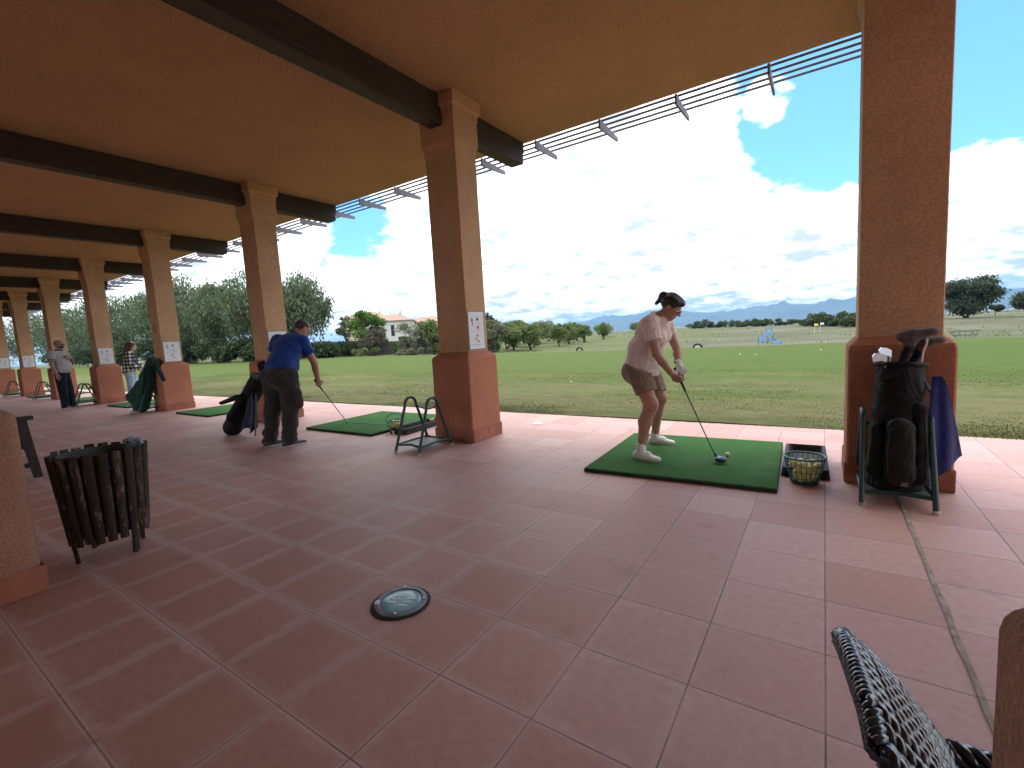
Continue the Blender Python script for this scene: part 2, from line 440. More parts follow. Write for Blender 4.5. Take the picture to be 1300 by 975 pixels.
m = NT('mown lawn'); sp3 = m.n('SeparateXYZ'); m.l(m.pos(), sp3.inputs[0])
st = m.noise(.9, 6, .65, src=m.map((.22, 1.3, 1))); fi = m.noise(55, 4, .7); md = m.noise(4.5, 5, .7, src=m.map((.6, 1, 1))); bigp = m.noise(.16, 4, .6)
dry = m.math('ADD', m.range(sp3.outputs[1], 15, 5.0, 0, .62), m.math('MULTIPLY', m.math('SUBTRACT', st, .5), 1.5))
dry = m.math('ADD', dry, m.math('MULTIPLY', m.math('SUBTRACT', bigp, .5), .7))
green = m.ramp(md, [(.3, (.044, .073, .012)), (.72, (.082, .116, .027))])
tan_ = m.ramp(md, [(.3, (.092, .094, .040)), (.72, (.165, .150, .076))])
c = m.mix(m.range(dry, .12, .75, 0, .95), green, tan_)
c = m.mix(m.range(fi, .42, .7, 0, .5), c, (.05, .07, .015))
bare = m.range(m.noise(.8, 5, .6, src=m.map((.35, 1.6, 1), (0, 0, .12))), .66, .74, 0, .55)
c = m.mix(m.math('MULTIPLY', bare, m.range(sp3.outputs[1], 6, 12)), c, (.30, .25, .15))
m.col(c); m.set(Roughness=.9); m.b.inputs['Specular IOR Level'].default_value = .12
m.bump(m.math('ADD', fi, m.math('MULTIPLY', md, 2.)), .7, .03); lawn_m = m.m
xs = np.concatenate([np.linspace(-130, -40, 40)[:-1], np.linspace(-40, 14, 90)[:-1], np.linspace(14, 60, 20)])
tt = np.linspace(0, 1, 60)
X = np.repeat(xs[:, None], 60, 1); Y = 4.63+tt[None]**1.5*(lawn_edge(xs)[:, None]-4.63)
Z = .012*np.sin(X*.9)*np.sin(Y*1.1)+.004-.05*ss(.97, 1, tt)[None]
Vt = np.stack([X, Y, Z], -1).reshape(-1, 3); i = (np.arange(len(xs)-1)[:, None]*60+np.arange(59)[None]).ravel()
tag(npmesh('lawn', Vt, np.stack([i, i+60, i+61, i+1], 1), lawn_m, None, 180), kind='structure')

# grass blades along the terrace edge
def blades(n, y0, y1, p, hmin, hmax, wd):
    x = rng.uniform(-30, 5, n)*1.0; y = y0+(y1-y0)*rng.uniform(0, 1, n)**p
    keep = (x > -2.2*(y+1.55)-6.0) & (x < .30*(y+1.55)+1.5); x, y = x[keep], y[keep]; n = len(x)
    clump = .55+.45*np.sin(x*5+np.sin(y*7))*np.sin(y*6+x*2.1)
    h = rng.uniform(hmin, hmax, n)*(.5+.7*clump); a = rng.uniform(0, 6.283, n); l = rng.uniform(.2, .9, n)*h; b = rng.uniform(0, 6.283, n)
    base = np.stack([x, y, np.zeros(n)], 1); w2 = np.stack([np.cos(a), np.sin(a), 0*a], 1)*wd
    tip = base+np.stack([np.cos(b)*l, np.sin(b)*l, h], 1)
    return np.stack([base-w2, base+w2, tip], 1).reshape(-1, 3), np.arange(3*n).reshape(-1, 3)
m = NT('grass blades'); g = m.n('NewGeometry'); sp3 = m.n('SeparateXYZ'); m.l(m.pos(), sp3.inputs[0])
c = m.mix(g.outputs['Random Per Island'], (.06, .09, .022), (.135, .16, .055))
c = m.mix(m.math('MULTIPLY', m.range(sp3.outputs[1], 11, 5, .1, .6), m.range(m.noise(1.1, 4), .4, .6)), c, (.20, .172, .095))
m.col(c); m.set(Roughness=.7); m.b.inputs['Specular IOR Level'].default_value = .15
v1, f1 = blades(80000, 4.60, 5.3, 1.6, .004, .018, .0035); v2, f2 = blades(150000, 4.7, 12., 1.7, .008, .022, .005)
Vt, Fq = joinm((v1, f1), (v2, f2))
tag(npmesh('grass', Vt, Fq, m.m), kind='stuff')

# far hills
def ridge(name, dist, pts, col_, depth, seed):
    """pts: (azimuth degrees clockwise from +Y, height m)"""
    az = np.linspace(pts[0][0], pts[-1][0], 420); h = np.interp(az, [q[0] for q in pts], [q[1] for q in pts])
    rs = np.random.default_rng(seed); 
    for k in (3, 7, 15, 33, 70, 140):
        h = h*(1+.22/k**.55*np.sin(az*k*.12+rs.uniform(0, 6))*rs.uniform(.4, 1))
    rows = np.linspace(0, 1, 16); Vt = []
    for t in rows:
        prof = (math.sin(t*math.pi))**.9
        rr = dist+depth*(t-.5)
        wob = 1+.25*np.sin(az*2.2+9*t+seed)*np.sin(az*.9+4*t)*(1-abs(2*t-1))*(0 if abs(t-.5) < .04 else 1)
        Vt.append(np.stack([rr*np.sin(np.radians(az)), rr*np.cos(np.radians(az)), -45+(h+45)*prof*wob], 1))
    Vt = np.concatenate(Vt); k = len(az); i = (np.arange(15)[:, None]*k+np.arange(k-1)[None]).ravel()
    m = NT(name); n = m.noise(.0022, 7, .65)
    m.col(m.ramp(n, [(.3, tuple(x*.7 for x in col_)), (.7, tuple(x*1.35 for x in col_))])); m.set(Roughness=1.); m.b.inputs['Specular IOR Level'].default_value = .0
    return tag(npmesh(name, Vt, np.stack([i, i+1, i+k+1, i+k], 1), m.m, None, 180), kind='structure')
def azi(px): 
    d = fw+rt*(px-650)/F_-up*(410-487.5)/F_; return math.degrees(math.atan2(d[0], d[1]))
PX = 1/F_
def hp(px, dpx, dist):
    d = math.hypot((px-650)/F_, .13); return dpx/F_*dist/math.sqrt(1+d*d)
D1, D2 = 9500., 12500.
ridge('hills', D1, [(azi(560), -30), (azi(660), -10), (azi(690), hp(690, 7, D1)), (azi(730), hp(730, 9, D1)), (azi(775), hp(775, 13, D1)), (azi(830), hp(830, 14, D1)), (azi(870), hp(870, 15, D1)), (azi(912), hp(912, 13, D1)), (azi(960), hp(960, 20, D1)), (azi(1010), hp(1010, 18, D1)), (azi(1060), hp(1060, 19, D1)), (azi(1110), hp(1110, 21, D1)), (azi(1200), hp(1200, 22, D1)), (azi(1250), hp(1250, 26, D1)), (azi(1300), hp(1300, 22, D1)), (azi(1300)+8, 250), (azi(1300)+30, 120)], (.10, .12, .10), 4200, 3)
ridge('distant_hills', D2, [(azi(300), 60), (azi(500), 120), (azi(640), 40), (azi(740), hp(740, 14, D2)), (azi(830), hp(830, 17, D2)), (azi(1000), hp(1000, 13, D2)), (azi(1200), hp(1200, 20, D2)), (azi(1300)+20, 200)], (.11, .12, .11), 3500, 8)
# ---------------------------------------------------------------- pavilion
wall_c = (.50, .255, .115)
st_shaft = stucco('orange stucco', (.60, .375, .225), 60, .5)
st_base = stucco('red orange stucco', (.47, .20, .125), 60, .5)
st_ceil = stucco('ochre ceiling plaster', (.47, .275, .155), 45, .35, .10)
skirt_m = plain('terracotta skirting', (.30, .105, .06), .6, var=.25, scale=5, bump=.2)
mb_ = NT('dark stained beam'); g1 = mb_.noise(6, 5, .65, src=mb_.map((6, .4, 6))); g2 = mb_.noise(38, 4, .6, src=mb_.map((1, .05, 1)))
mb_.col(mb_.mix(mb_.range(g2, .45, .7, 0, .6), mb_.ramp(g1, [(.3, (.020, .013, .010)), (.7, (.062, .041, .030))]), (.018, .012, .009)))
mb_.set(Roughness=.7); mb_.bump(g2, .4, .006); beam_m = mb_.m
metal_fin = plain('lilac grey sky-lit steel', (.19, .185, .24), .5, var=.08)  # paler than the rail steel: sky light on the fins put into the colour
metal_slat = plain('dark violet steel', (.07, .065, .10), .5, var=.1)
rust = plain('wall plaster', (.5, .3, .17), .95, var=.1, bump=.4, bscale=50)

PX_ = [.43] + [-3.76-4.43*i for i in range(8)]
ZC = 4.02; X0, X1 = -36.6, .66; YB, YE = -6.0, 4.55
pav = thing('pavilion', 'long open driving range shelter with orange stucco pillars, dark beams and ochre ceiling', 'pavilion', (-3.76, 2.97, 0))
q = MB(); q.box((X0, YB, ZC), (X1, YE, ZC+.34), .012)
q.build('roof', st_ceil, pav)
MB().box((X1+.003, YB, ZC), (7, 2.6, ZC+.34), .012).build('roof', st_ceil, pav)  # unseen slab added to shade the end pillar and the floor beside it
q = MB()
for a, b, z0, z1 in ((X0, -17, 0, ZC-.003), (-4.5, 9, 0, ZC-.003), (-16.998, -4.502, 3.3, ZC-.003)): q.box((a, YB-.25, z0), (b, YB, z1))  # unseen wall, its long end and its gap shaped to steer light indoors
q.build('rear_wall', rust, pav)
def pillar(x, kind=0):
    cyy = 2.94; q = MB()
    prof = [(.235, .190, .95), (.235, .190, 3.36), (.243, .20, 3.46), (.262, .22, 3.52), (.262, .22, 3.80), (.272, .23, 3.805), (.272, .23, 3.86), (.30, .255, 3.89), (.30, .255, ZC-.002)]
    q.rings([rectring(x, cyy, a, b, z, .006) for a, b, z in prof])
    sh = q.build('pillar', st_shaft, pav)
    q = MB()
    prof = [(.300, .290, .004), (.296, .286, 1.0), (.288, .278, 1.028), (.237, .192, 1.085)]
    q.rings([rectring(x, cyy, a, b, z, .014) for a, b, z in prof])
    q.build('plinth', st_base, sh)
    q = MB(); e = .31
    h = .155
    for s in (-1, 1):
        for t in range(2):   # tile pieces round the foot
            lo_, hi_ = (x-.306+.306*t+.002, x-.306+.306*(t+1)-.002)
            y = cyy+s*.2935
            q.box((lo_, min(y, y+s*.006)-.002, .002), (hi_, max(y, y+s*.006)+.002, h-.004*t), .002)
            lo2, hi2 = (cyy-.288+.288*t+.002, cyy-.288+.288*(t+1)-.002)
            xx = x+s*.303
            q.box((min(xx, xx+s*.006)-.002, lo2, .002), (max(xx, xx+s*.006)+.002, hi2, h-.003*t), .002)
    q.build('skirting', skirt_m, sh)
    q = MB()
    ch = .03
    def sect(w_, z0, z1, y, c_): return [(x-w_, y, z1), (x-w_, y, z0+c_), (x-w_+c_, y, z0), (x+w_-c_, y, z0), (x+w_, y, z0+c_), (x+w_, y, z1)]
    q.rings([sect(.098, 3.69, 3.88, YB+.002, .012), sect(.098, 3.69, 3.88, YE-.13, .012), sect(.085, 3.72, 3.88, YE-.07, .012)])
    q.rings([sect(.084, 3.872, ZC-.003, YB+.002, .004), sect(.084, 3.872, ZC-.003, YE-.04, .004)])
    q.build('beam', beam_m, pav)
for x in PX_: pillar(x)
i = 0; xf = .44
while xf > X0:
    q = MB(); q.prism([(xf-.012, YE+.002, 3.905), (xf-.012, YE+.65, 3.93), (xf-.012, YE+.65, 3.985), (xf-.012, YE+.002, 4.024)], (.024, 0, 0))
    q.build('pergola_fin', metal_fin, pav); xf -= .985
for y in (4.65, 4.80, 4.95, 5.10):
    MB().box((X0, y-.013, 4.025), (X1-.04, y+.013, 4.047), .003).build('pergola_rail', metal_slat, pav)

# posters on the faces of the pillars that look along the terrace
paper = plain('white paper', (.72, .74, .78), .5, var=.04)
alu = plain('grey poster frame', (.16, .16, .17), .4, var=.05)
INK = {'red': plain('red print', (.5, .06, .06), .6, var=.1), 'dark': plain('dark blue print', (.03, .05, .13), .6, var=.1), 'grey': plain('grey print', (.30, .32, .34), .6, var=.1)}
def poster(x, label, z0=1.10, red=True, y0=2.765, y1=3.105, h=.47):
    xs = x+.2355
    t = thing('poster', label, 'poster', (xs, (y0+y1)/2, z0), 'posters on the pillars')
    MB().box((xs, y0, z0), (xs+.008, y1, z0+h), .002).build('poster_frame', alu, t)
    MB().box((xs+.0075, y0+.012, z0+.012), (xs+.0105, y1-.012, z0+h-.012)).build('poster_sheet', paper, t)
    W_, H_ = y1-y0-.024, h-.024
    def dot(q, u, v, r):
        c = V3(xs+.0125, y0+.012+u*W_, z0+.012+v*H_)
        q.rings([[c+V3(0, r*math.cos(a)*k, r*math.sin(a)*k) for a in np.linspace(0, 6.283, 15)[:-1]] for k in (1,)] + [[c+V3(.0004, r*.98*math.cos(a), r*.98*math.sin(a)) for a in np.linspace(0, 6.283, 15)[:-1]]])
    for u_, v_, r_, ik in ((.22, .78, .020, 'red'), (.24, .68, .015, 'red'), (.60, .58, .020, 'red'), (.58, .80, .020, 'dark'), (.52, .36, .018, 'grey'), (.44, .27, .018, 'grey'), (.58, .20, .018, 'grey')):
        q = MB(); dot(q, u_, v_, r_); q.build('ball_print', INK[ik if red or ik == 'dark' else 'grey'], t)
    for k, (a, b, v) in enumerate(((.14, .30, .86), (.14, .30, .73), (.50, .66, .87), (.38, .50, .585), (.12, .88, .475), (.14, .86, .11), (.15, .34, .615), (.5, .8, .69), (.5, .72, .515))):
        yy = y0+.012; q = MB(); q.box((xs+.0104, yy+a*W_, z0+.012+v*H_), (xs+.0114, yy+b*W_, z0+.012+v*H_+.004)); q.build('printed_line', INK['grey'], t)
for k, (i, lb) in enumerate(((1, 'white poster with red and dark dots on the pillar beside the empty bag rack'), (2, 'white poster half hidden behind the head of the man in the blue shirt'), (3, 'white poster on the pillar where the dark green golf bag leans'), (4, 'white poster on the pillar just behind the woman in the checked shirt'),
        (5, 'white poster mostly covered by the chest of the bearded man'), (6, 'white poster on the pillar seen just past the back of the bearded man'), (7, 'small white poster cut by the left edge of the photo'))):
    poster(PX_[i], lb, red=(i < 3), y0=2.756 if i == 1 else 2.765, y1=3.07 if i == 1 else 3.105)
q = MB(); c0 = V3(PX_[3]+.0, 2.745, 1.86)
q.tube([c0+V3(.05*math.cos(a), -.004, .09*math.sin(a)) for a in np.linspace(0, 6.283, 21)[:-1]], .007, 6, True)
tag(q.build('wire_loop', alu), 'thin dark wire loop hanging on the pillar above the dark green golf bag', 'wire loop')

# low stucco walls at the back of the terrace
st_low = stucco('rough brown orange stucco', (.42, .22, .145), 85, .9, .2, .012)
def lowwall(label, x0, x1, y0, y1, h, bv=.075):
    t = thing('low_wall', label, 'low wall', ((x0+x1)/2, (y0+y1)/2, 0), 'low stucco walls')
    q = MB(); q.box((x0, y0, .002), (x1, y1, h), bv, seg=4); q.build('wall', st_low, t, 60)
    q = MB(); e = .006
    for k in range(3):
        a = y1-(k+1)*.40; 
        q.box((x1-.002, max(a+.003, y0), .002), (x1+e, y1-k*.4+(e if k == 0 else -.003), .15), .002)
        q.box((x0-e, max(a+.003, y0), .002), (x0+.002, y1-k*.4+(e if k == 0 else -.003), .15), .002)
    q.box((x0+.004, y1-.002, .002), (x1-.004, y1+e, .15), .002)
    q.build('skirting', skirt_m, t)
lowwall('low rounded stucco wall beside the wooden slatted litter bin', -4.2, -3.56, -2.4, -1.0, 1.02)
lowwall('rough stucco wall end beside the dark woven chair', .112, .75, -2.4, -.985, 1.0, .03)
# ---------------------------------------------------------------- materials for objects
green_steel = plain('dark green painted steel', (.012, .050, .046), .38, var=.2, scale=20)
foot_rub = plain('pale foot cap', (.45, .42, .38), .7)
black_rub = plain('black rubber', (.012, .012, .013), .75, var=.3, scale=30, bump=.3)
chrome = plain('chrome', (.58, .66, .74), .32, 1.0, var=.05)
darksteel = plain('graphite shaft', (.05, .055, .055), .3, .6, var=.1)
gripm = plain('rubber grip', (.012, .012, .012), .85, var=.2)
m = NT('green golf mat turf'); g1 = m.noise(230, 4, .7); g2 = m.noise(6, 5, .65); g3 = m.noise(55, 4, .7)
c = m.ramp(g1, [(.3, (.024, .080, .021)), (.7, (.078, .215, .062))])
c = m.mix(m.range(g2, .45, .7, 0, .5), c, (.046, .135, .042)); c = m.mix(m.range(g3, .60, .75, 0, .35), c, (.09, .27, .10))
wr = m.noise(2.3, 6, .72); c = m.mix(m.range(wr, .52, .68, 0, .45), c, (.085, .20, .075)); sp = m.noise(95, 2, .5); c = m.mix(m.range(sp, .745, .77, 0, .6), c, (.5, .5, .42))
m.col(c); m.set(Roughness=.95); m.b.inputs['Specular IOR Level'].default_value = .15
m.bump(m.math('ADD', g1, g3), .9, .008); turf_m = m.m
def turf_var(k):
    mm = turf_m.copy(); return mm

# ---------------------------------------------------------------- hitting mats
def mat(cx, cy, rz, label, w=1.5, d=1.5, h=.038):
    t = thing('golf_mat', label, 'golf mat', (cx, cy, 0), 'green hitting mats')
    MB().box((cx-w/2, cy-d/2, .002), (cx+w/2, cy+d/2, h-.014), .004).build('rubber_base', black_rub, t)
    q = MB(); q.box((cx-w/2+.002, cy-d/2+.002, h-.0145), (cx+w/2-.002, cy+d/2-.002, h), .004); q.build('turf', turf_m, t)
    t.rotation_euler[2] = R(rz); return t
mat(-1.065, 2.90, 2.2, 'green mat under the woman in shorts, with a single ball on it')
mat(-5.83, 3.20, .5, 'green mat the man in the blue shirt putts on')
mat(-10.75, 3.28, 0, 'green mat beside the black golf bag with propped legs')
mat(-15.15, 3.30, 0, 'green mat behind the woman in the checked shirt and dark green bag')
mat(-19.55, 3.30, 0, 'green mat seen between the bearded man and the next pillar')
mat(-24.0, 3.30, 0, 'green mat showing through the bag rack behind the bearded man')
mat(-28.4, 3.30, 0, 'green mat farthest down the terrace by the small far bag rack')

# ---------------------------------------------------------------- bag racks
def rack(x, y, label, rz=0):
    """two arched side frames (arch in the YZ plane) joined by bars"""
    t = thing('bag_rack', label, 'bag rack', (x, y, 0), 'bag racks at the pillars')
    w, d, h = .185, .27, .60
    for s in (-1, 1):
        pts = [(x+s*w, y-d, .012)]
        r = .088; 
        for k in range(11):
            a = math.pi*k/10; pts.append((x+s*(w-.012), y-r*math.cos(a)*1.0, h-r+r*math.sin(a)))
        pts.append((x+s*w, y+d, .012))
        fr = MB().tube(pts, .0165, 10).build('side_frame', green_steel, t, 50)
        for e in (-1, 1): MB().lathe([(0, .0), (.019, .0), (.019, .022), (0, .022)], 10, (x+s*w, y+e*d, .001)).build('foot_cap', foot_rub, fr, 40)
    q = MB(); n = 9
    q.tube([(x-w+.02+(2*w-.04)*k/(n-1), y+.075+.02*math.sin(math.pi*k/(n-1)), h-.10-.045*math.sin(math.pi*k/(n-1))) for k in range(n)], .017, 8, flat=.7)
    q.build('saddle_bar', green_steel, t, 50)
    q = MB(); zb = .085
    for e in (-1, 1):
        q.tube([(x-w, y+e*(d-.035), zb), (x, y+e*(d-.075), zb+.004), (x+w, y+e*(d-.035), zb)], .015, 8)
        q.tube([(x+e*w, y-d+.035, zb), (x+e*(w-.004), y, zb+.004), (x+e*w, y+d-.035, zb)], .015, 8)
    q.build('base_bar', green_steel, t, 50)
    MB().box((x-w+.02, y-d+.09, zb-.006), (x+w-.02, y+d-.09, zb+.002), .003).build('base_plate', plain('grey green plate', (.06, .09, .085), .5, var=.3), t)
    if rz: t.rotation_euler[2] = R(rz)
    return t
rack(-3.87, 2.24, 'empty dark green bag rack in front of the nearest full pillar')
rack(.385, 2.43, 'dark green bag rack that holds the black bag on the right')
rack(-12.86, 2.52, 'bag rack that carries the dark green golf bag')
rack(-17.25, 2.48, 'empty bag rack between the bearded man and the checked shirt')
rack(-22.45, 2.62, 'empty bag rack just behind the bearded man')
rack(-26.6, 2.55, 'small far bag rack near the left edge of the photo')

# ---------------------------------------------------------------- ball trays, baskets and balls
def tray(cx, cy, label, rz, w=.30, d=.80):
    t = thing('ball_tray', label, 'ball tray', (cx, cy, 0), 'black ball trays')
    q = MB()
    def ring(hx, hy, z): return rectring(cx, cy, hx, hy, z, .02)
    q.rings([ring(w/2, d/2, .002), ring(w/2-.01, d/2-.01, .075), ring(w/2-.035, d/2-.03, .078), ring(w/2-.05, d/2-.05, .022)])
    q.build('tray', black_rub, t, 40); t.rotation_euler[2] = R(rz); return t
tray(-.14, 3.06, 'black rubber ball tray behind the teal ball basket', 1.5, .33, .86)
tray(-4.83, 3.08, 'black rubber ball tray beside the mat of the man in blue', 4, .30, .8)
teal = plain('teal coated wire', (.012, .16, .145), .35, var=.12)
dkgreen = plain('dark green plastic', (.01, .055, .04), .5)
m = NT('yellow range balls'); o = m.n('ObjectInfo'); d = m.n('TexVoronoi'); m.l(m.pos(), d.inputs['Vector']); d.inputs['Scale'].default_value = 330
m.col(m.ramp(o.outputs['Random'], [(0, (.72, .58, .16)), (.5, (.80, .70, .30)), (1, (.78, .74, .46))])); m.set(Roughness=.35); m.bump(d.outputs['Distance'], .3, .001); ballm = m.m
bme = None
def ball(x, y, z, label, group=None):
    global bme
    if bme is None:
        o = MB().sphere((0, 0, 0), .02135, 16).build('golf_ball', ballm, None, 180); bme = o
    else: o = bme.copy(); C.objects.link(o)
    o.location = (x, y, z); o.rotation_euler = (x*50, y*70, z*90)
    return tag(o, label, 'golf ball', group)
def basket(cx, cy, h, r0_, r1_, label, wires=22, bail=None):
    t = thing('ball_basket', label, 'basket', (cx, cy, 0), 'teal wire ball baskets')
    rr = lambda z: r0_+(r1_-r0_)*(z/h)**.8
    circ = lambda r, z: [(cx+r*math.cos(a), cy+r*math.sin(a), z) for a in np.linspace(0, 2*math.pi, 33)[:-1]]
    q = MB(); q.tube(circ(r1_, h), .0075, 8, True); q.build('rim', teal, t, 60)
    q = MB()
    for z in (.05, .10, .15, .19): 
        if z < h-.02: q.tube(circ(rr(z), z), .0026, 5, True)
    for k in range(wires):
        a = 2*math.pi*k/wires
        q.tube([(cx+rr(z)*math.cos(a), cy+rr(z)*math.sin(a), z) for z in np.linspace(.01, h, 7)], .0026, 5)
    q.build('wire_mesh', teal, t, 60)
    q = MB(); q.lathe([(0, .006), (r0_+.004, .006), (r0_+.008, .014), (r0_+.006, .028), (r0_-.004, .03), (0, .012)], 28, (cx, cy, 0)); q.build('bottom', dkgreen, t, 60)
    if bail:
        q = MB(); pts = [V3(cx, cy, h)+r1_*(math.cos(a)*V3(math.cos(bail), math.sin(bail), 0)+math.sin(a)*V3(-math.sin(bail)*.55, math.cos(bail)*.55, .78)) for a in np.linspace(0, math.pi, 15)]
        q.tube(pts, .006, 8); q.build('carry_handle', teal, t, 60)
    return t
def pour(cx, cy, r0_, r1_, h, fill, label, group, maxn=44):
    """balls settled inside a tapered basket: dart throwing with a touch test"""
    P = []; rs = np.random.default_rng(11)
    tries = 0
    while len(P) < maxn and tries < 6000:
        tries += 1
        a = rs.uniform(0, 6.283); u = math.sqrt(rs.uniform())
        rad = lambda z: r0_+(r1_-r0_)*(z/h)**.8-.026
        z = .036
        for _ in range(60):
            rr = rad(z)*u; p = V3(cx+rr*math.cos(a), cy+rr*math.sin(a), z)
            if all(np.linalg.norm(p-o) > .0418 for o in P): break
            z += .004
        if z < fill: P.append(p)
    for p in P: ball(*p, label, group)
basket(-.13, 2.525, .205, .085, .135, 'teal wire basket of yellow balls in front of the tray by the mat')
pour(-.13, 2.525, .085, .135, .205, .165, 'yellow range ball in the teal basket by the near mat', 'balls in the near basket')
ball(-.735, 2.93, .0595, 'single yellow ball lying on the mat in front of the woman')
b2 = basket(-4.97, 2.80, .17, .075, .115, 'teal wire basket tipped towards the camera with balls beside the empty rack', 18, 1.0)
pour(-4.96, 2.80, .075, .115, .17, .15, 'yellow range ball in the basket by the man in blue', 'balls in the far basket', 30)
for x, y in ((-4.90, 3.42), (-4.87, 3.44), (-4.885, 3.47)): ball(x, y, .06, 'loose yellow ball at the back of the tray beside the blue shirted man', 'loose balls on the far tray')
white_pl = plain('white plastic', (.75, .73, .70), .5, var=.05)
for x, y, h, lb in ((-4.90, 2.58, .035, 'short white rubber tee standing at the corner of the tray'), (-4.83, 2.63, .055, 'taller white rubber tee standing close to the tray')):
    q = MB(); q.lathe([(0, 0.001), (.02, .001), (.02, .006), (.009, .012), (.009, h-.008), (.013, h), (0, h-.002)], 14, (x, y, 0)); tag(q.build('rubber_tee', white_pl, None, 50), lb, 'tee', 'white tees by the tray')

# ---------------------------------------------------------------- clubs
def club(name, label, grip, tip, headkind, toe, headmat=None, gl=.27, cat='golf club', group=None, shaftmat=None):
    """grip: butt end, tip: hosel end of the shaft (world points)"""
    g, tp = V3(*grip), V3(*tip); a = nrm(tp-g)
    t = thing(name, label, cat, tuple(tp), group)
    MB().tube([g+a*gl*.9, tp], [.0065, .0048], 8).build('shaft', shaftmat or darksteel, t, 60)
    MB().tube([g, g+a*.01, g+a*gl], [.012, .0145, .0095], 10).build('grip', gripm, t, 60)
    hm = headmat or plain('club head', (.03, .045, .05), .25, .5)
    toe = nrm(toe); 
    if headkind == 'wood':
        face = nrm(np.cross(V3(0, 0, 1), toe))
        v, f = net([ell(tp+toe*.035+V3(0, 0, -.012)-face*.028, (.052, .055, .026), np.stack([toe, face, V3(0, 0, 1)]), .02), cap(tp+V3(0, 0, .03)-toe*.005, tp+toe*.01-V3(0, 0, .012), .009, .014)], .004)
        npmesh('head', v, f, hm, t, 180)
    elif headkind == 'putter':
        face = nrm(np.cross(V3(0, 0, 1), toe)); q = MB()
        q.box((-.05, -.014, -.012), (.06, .014, .012), .004, basis(toe, face, V3(0, 0, 1)) if False else Matrix.Translation(Vector(tp+V3(0, 0, 0))) @ basis(toe, face, V3(0, 0, 1)))
        q.build('head', hm, t, 40)
    elif headkind == 'iron':
        n = nrm(np.cross(a, toe)); q = MB()
        pl = [tp-a*.02+toe*-.006, tp+a*.028-toe*.010, tp+a*.04+toe*.02, tp+a*.038+toe*.058, tp+a*.015+toe*.074, tp-a*.022+toe*.070, tp-a*.008+toe*.02]
        q.prism([x-n*.006 for x in pl], n*.012); q.build('head', hm, t, 30)
    return t

# ---------------------------------------------------------------- black golf bag on the right
bagm = cloth('black nylon', (.003, .003, .0035), .3, 350, .2, .65)
bagm.node_tree.nodes['Principled BSDF'].inputs['Sheen Weight'].default_value = 0
bagm2 = cloth('charcoal nylon trim', (.006, .006, .007), .3, 350, .2, .6)
bagm2.node_tree.nodes['Principled BSDF'].inputs['Sheen Weight'].default_value = 0
t = thing('golf_bag', 'tall black golf bag standing in the rack against the right hand pillar', 'golf bag', (.39, 2.36, .1))
b0, b1 = V3(.385, 2.39, .10), V3(.415, 2.50, .90)
netobj('bag_body', bagm, t, [cap(b0, b0+(b1-b0)*.5, .150, .142, k=.03), cap(b0+(b1-b0)*.5, b1, .142, .132, k=.02)], .009, fold=folds(.004, 24, 2), cuts=[(b1, b1-b0), (b0-V3(0, 0, .01), (0, 0, -1))])
netobj('side_pocket', bagm, t, [cap((.285, 2.30, .22), (.295, 2.34, .50), .060, .040, k=.03)], .009, fold=folds(.003, 30, 1))
netobj('front_pocket', bagm2, t, [cap((.395, 2.235, .2), (.40, 2.27, .5), .085, .075, (0, 1, 0), .6, k=.03)], .009, fold=folds(.003, 26, 4))
netobj('apparel_pocket', bagm, t, [cap((.49, 2.30, .2), (.50, 2.37, .62), .062, .05, k=.03)], .009, fold=folds(.004, 26, 6))
q = MB(); ax_ = nrm(b1-b0); e1 = nrm(np.cross(ax_, (0, 1, 0))); e2 = np.cross(ax_, e1)
q.tube([b1+.132*(math.cos(a)*e1+math.sin(a)*e2) for a in np.linspace(0, 6.283, 31)[:-1]], .014, 8, True); q.build('collar', bagm2, t, 60)
q = MB(); q.tube([(.52, 2.45, .83), (.565, 2.42, .72), (.575, 2.38, .58), (.55, 2.36, .44)], .016, 8, flat=.4); q.build('shoulder_strap', bagm2, t, 60)
MB().box((.395, 2.150, .155), (.43, 2.156, .185), .002).build('zip_pull', plain('tarnished metal', (.12, .12, .13), .3, .8), t)
zipm = plain('dull zip', (.05, .05, .055), .4, .5)
MB().tube([(.335, 2.195, .20), (.330, 2.205, .36), (.345, 2.235, .50), (.395, 2.235, .545), (.445, 2.235, .50), (.462, 2.205, .36), (.458, 2.195, .20)], .003, 6).build('zip', zipm, t, 60)
MB().tube([(.535, 2.262, .24), (.532, 2.28, .42), (.525, 2.325, .60)], .003, 6).build('zip', zipm, t, 60)
q = MB(); q.tube([(.31, 2.40, .80), (.34, 2.33, .83), (.41, 2.365, .86), (.46, 2.37, .84), (.50, 2.40, .80)], .010, 8, flat=.5); q.build('grab_handle', bagm2, t, 60)
# clubs standing in that bag
cov = cloth('dark grey brown headcover', (.085, .068, .068), .2, 420, .25)
cov2 = cloth('black sock cover', (.012, .012, .014), .3, 420, .25)
def covered(label, base, neck, tip, fwd_, sz, mat1, mat2, pieces=()):
    t = thing('covered_club', label, 'golf club', tuple(base), 'clubs in the black bag')
    base, neck, tip = V3(*base), V3(*neck), V3(*tip); f = nrm(fwd_)
    netobj('cover_neck', mat2, t, [cap(base, neck, .020, .030, k=.03)], .005, fold=folds(.0015, 90, 3))
    netobj('cover_head', mat1, t, [cap(neck, tip, .034, .036, k=.03), cap(tip-f*.04, tip+f*sz, .047, .036, (0, 0, 1), .72, k=.04)], .005, fold=folds(.002, 50, 1))
covered('tall driver in a dark grey sock cover curving out of the black bag', (.40, 2.47, .86), (.455, 2.45, 1.04), (.465, 2.45, 1.10), (.9, 0, .16), .10, cov, cov2)
covered('wood in a black cover with a worn peak beside the tall driver', (.455, 2.52, .86), (.515, 2.52, 1.00), (.535, 2.52, 1.05), (.9, 0, .10), .07, cov, cov2)
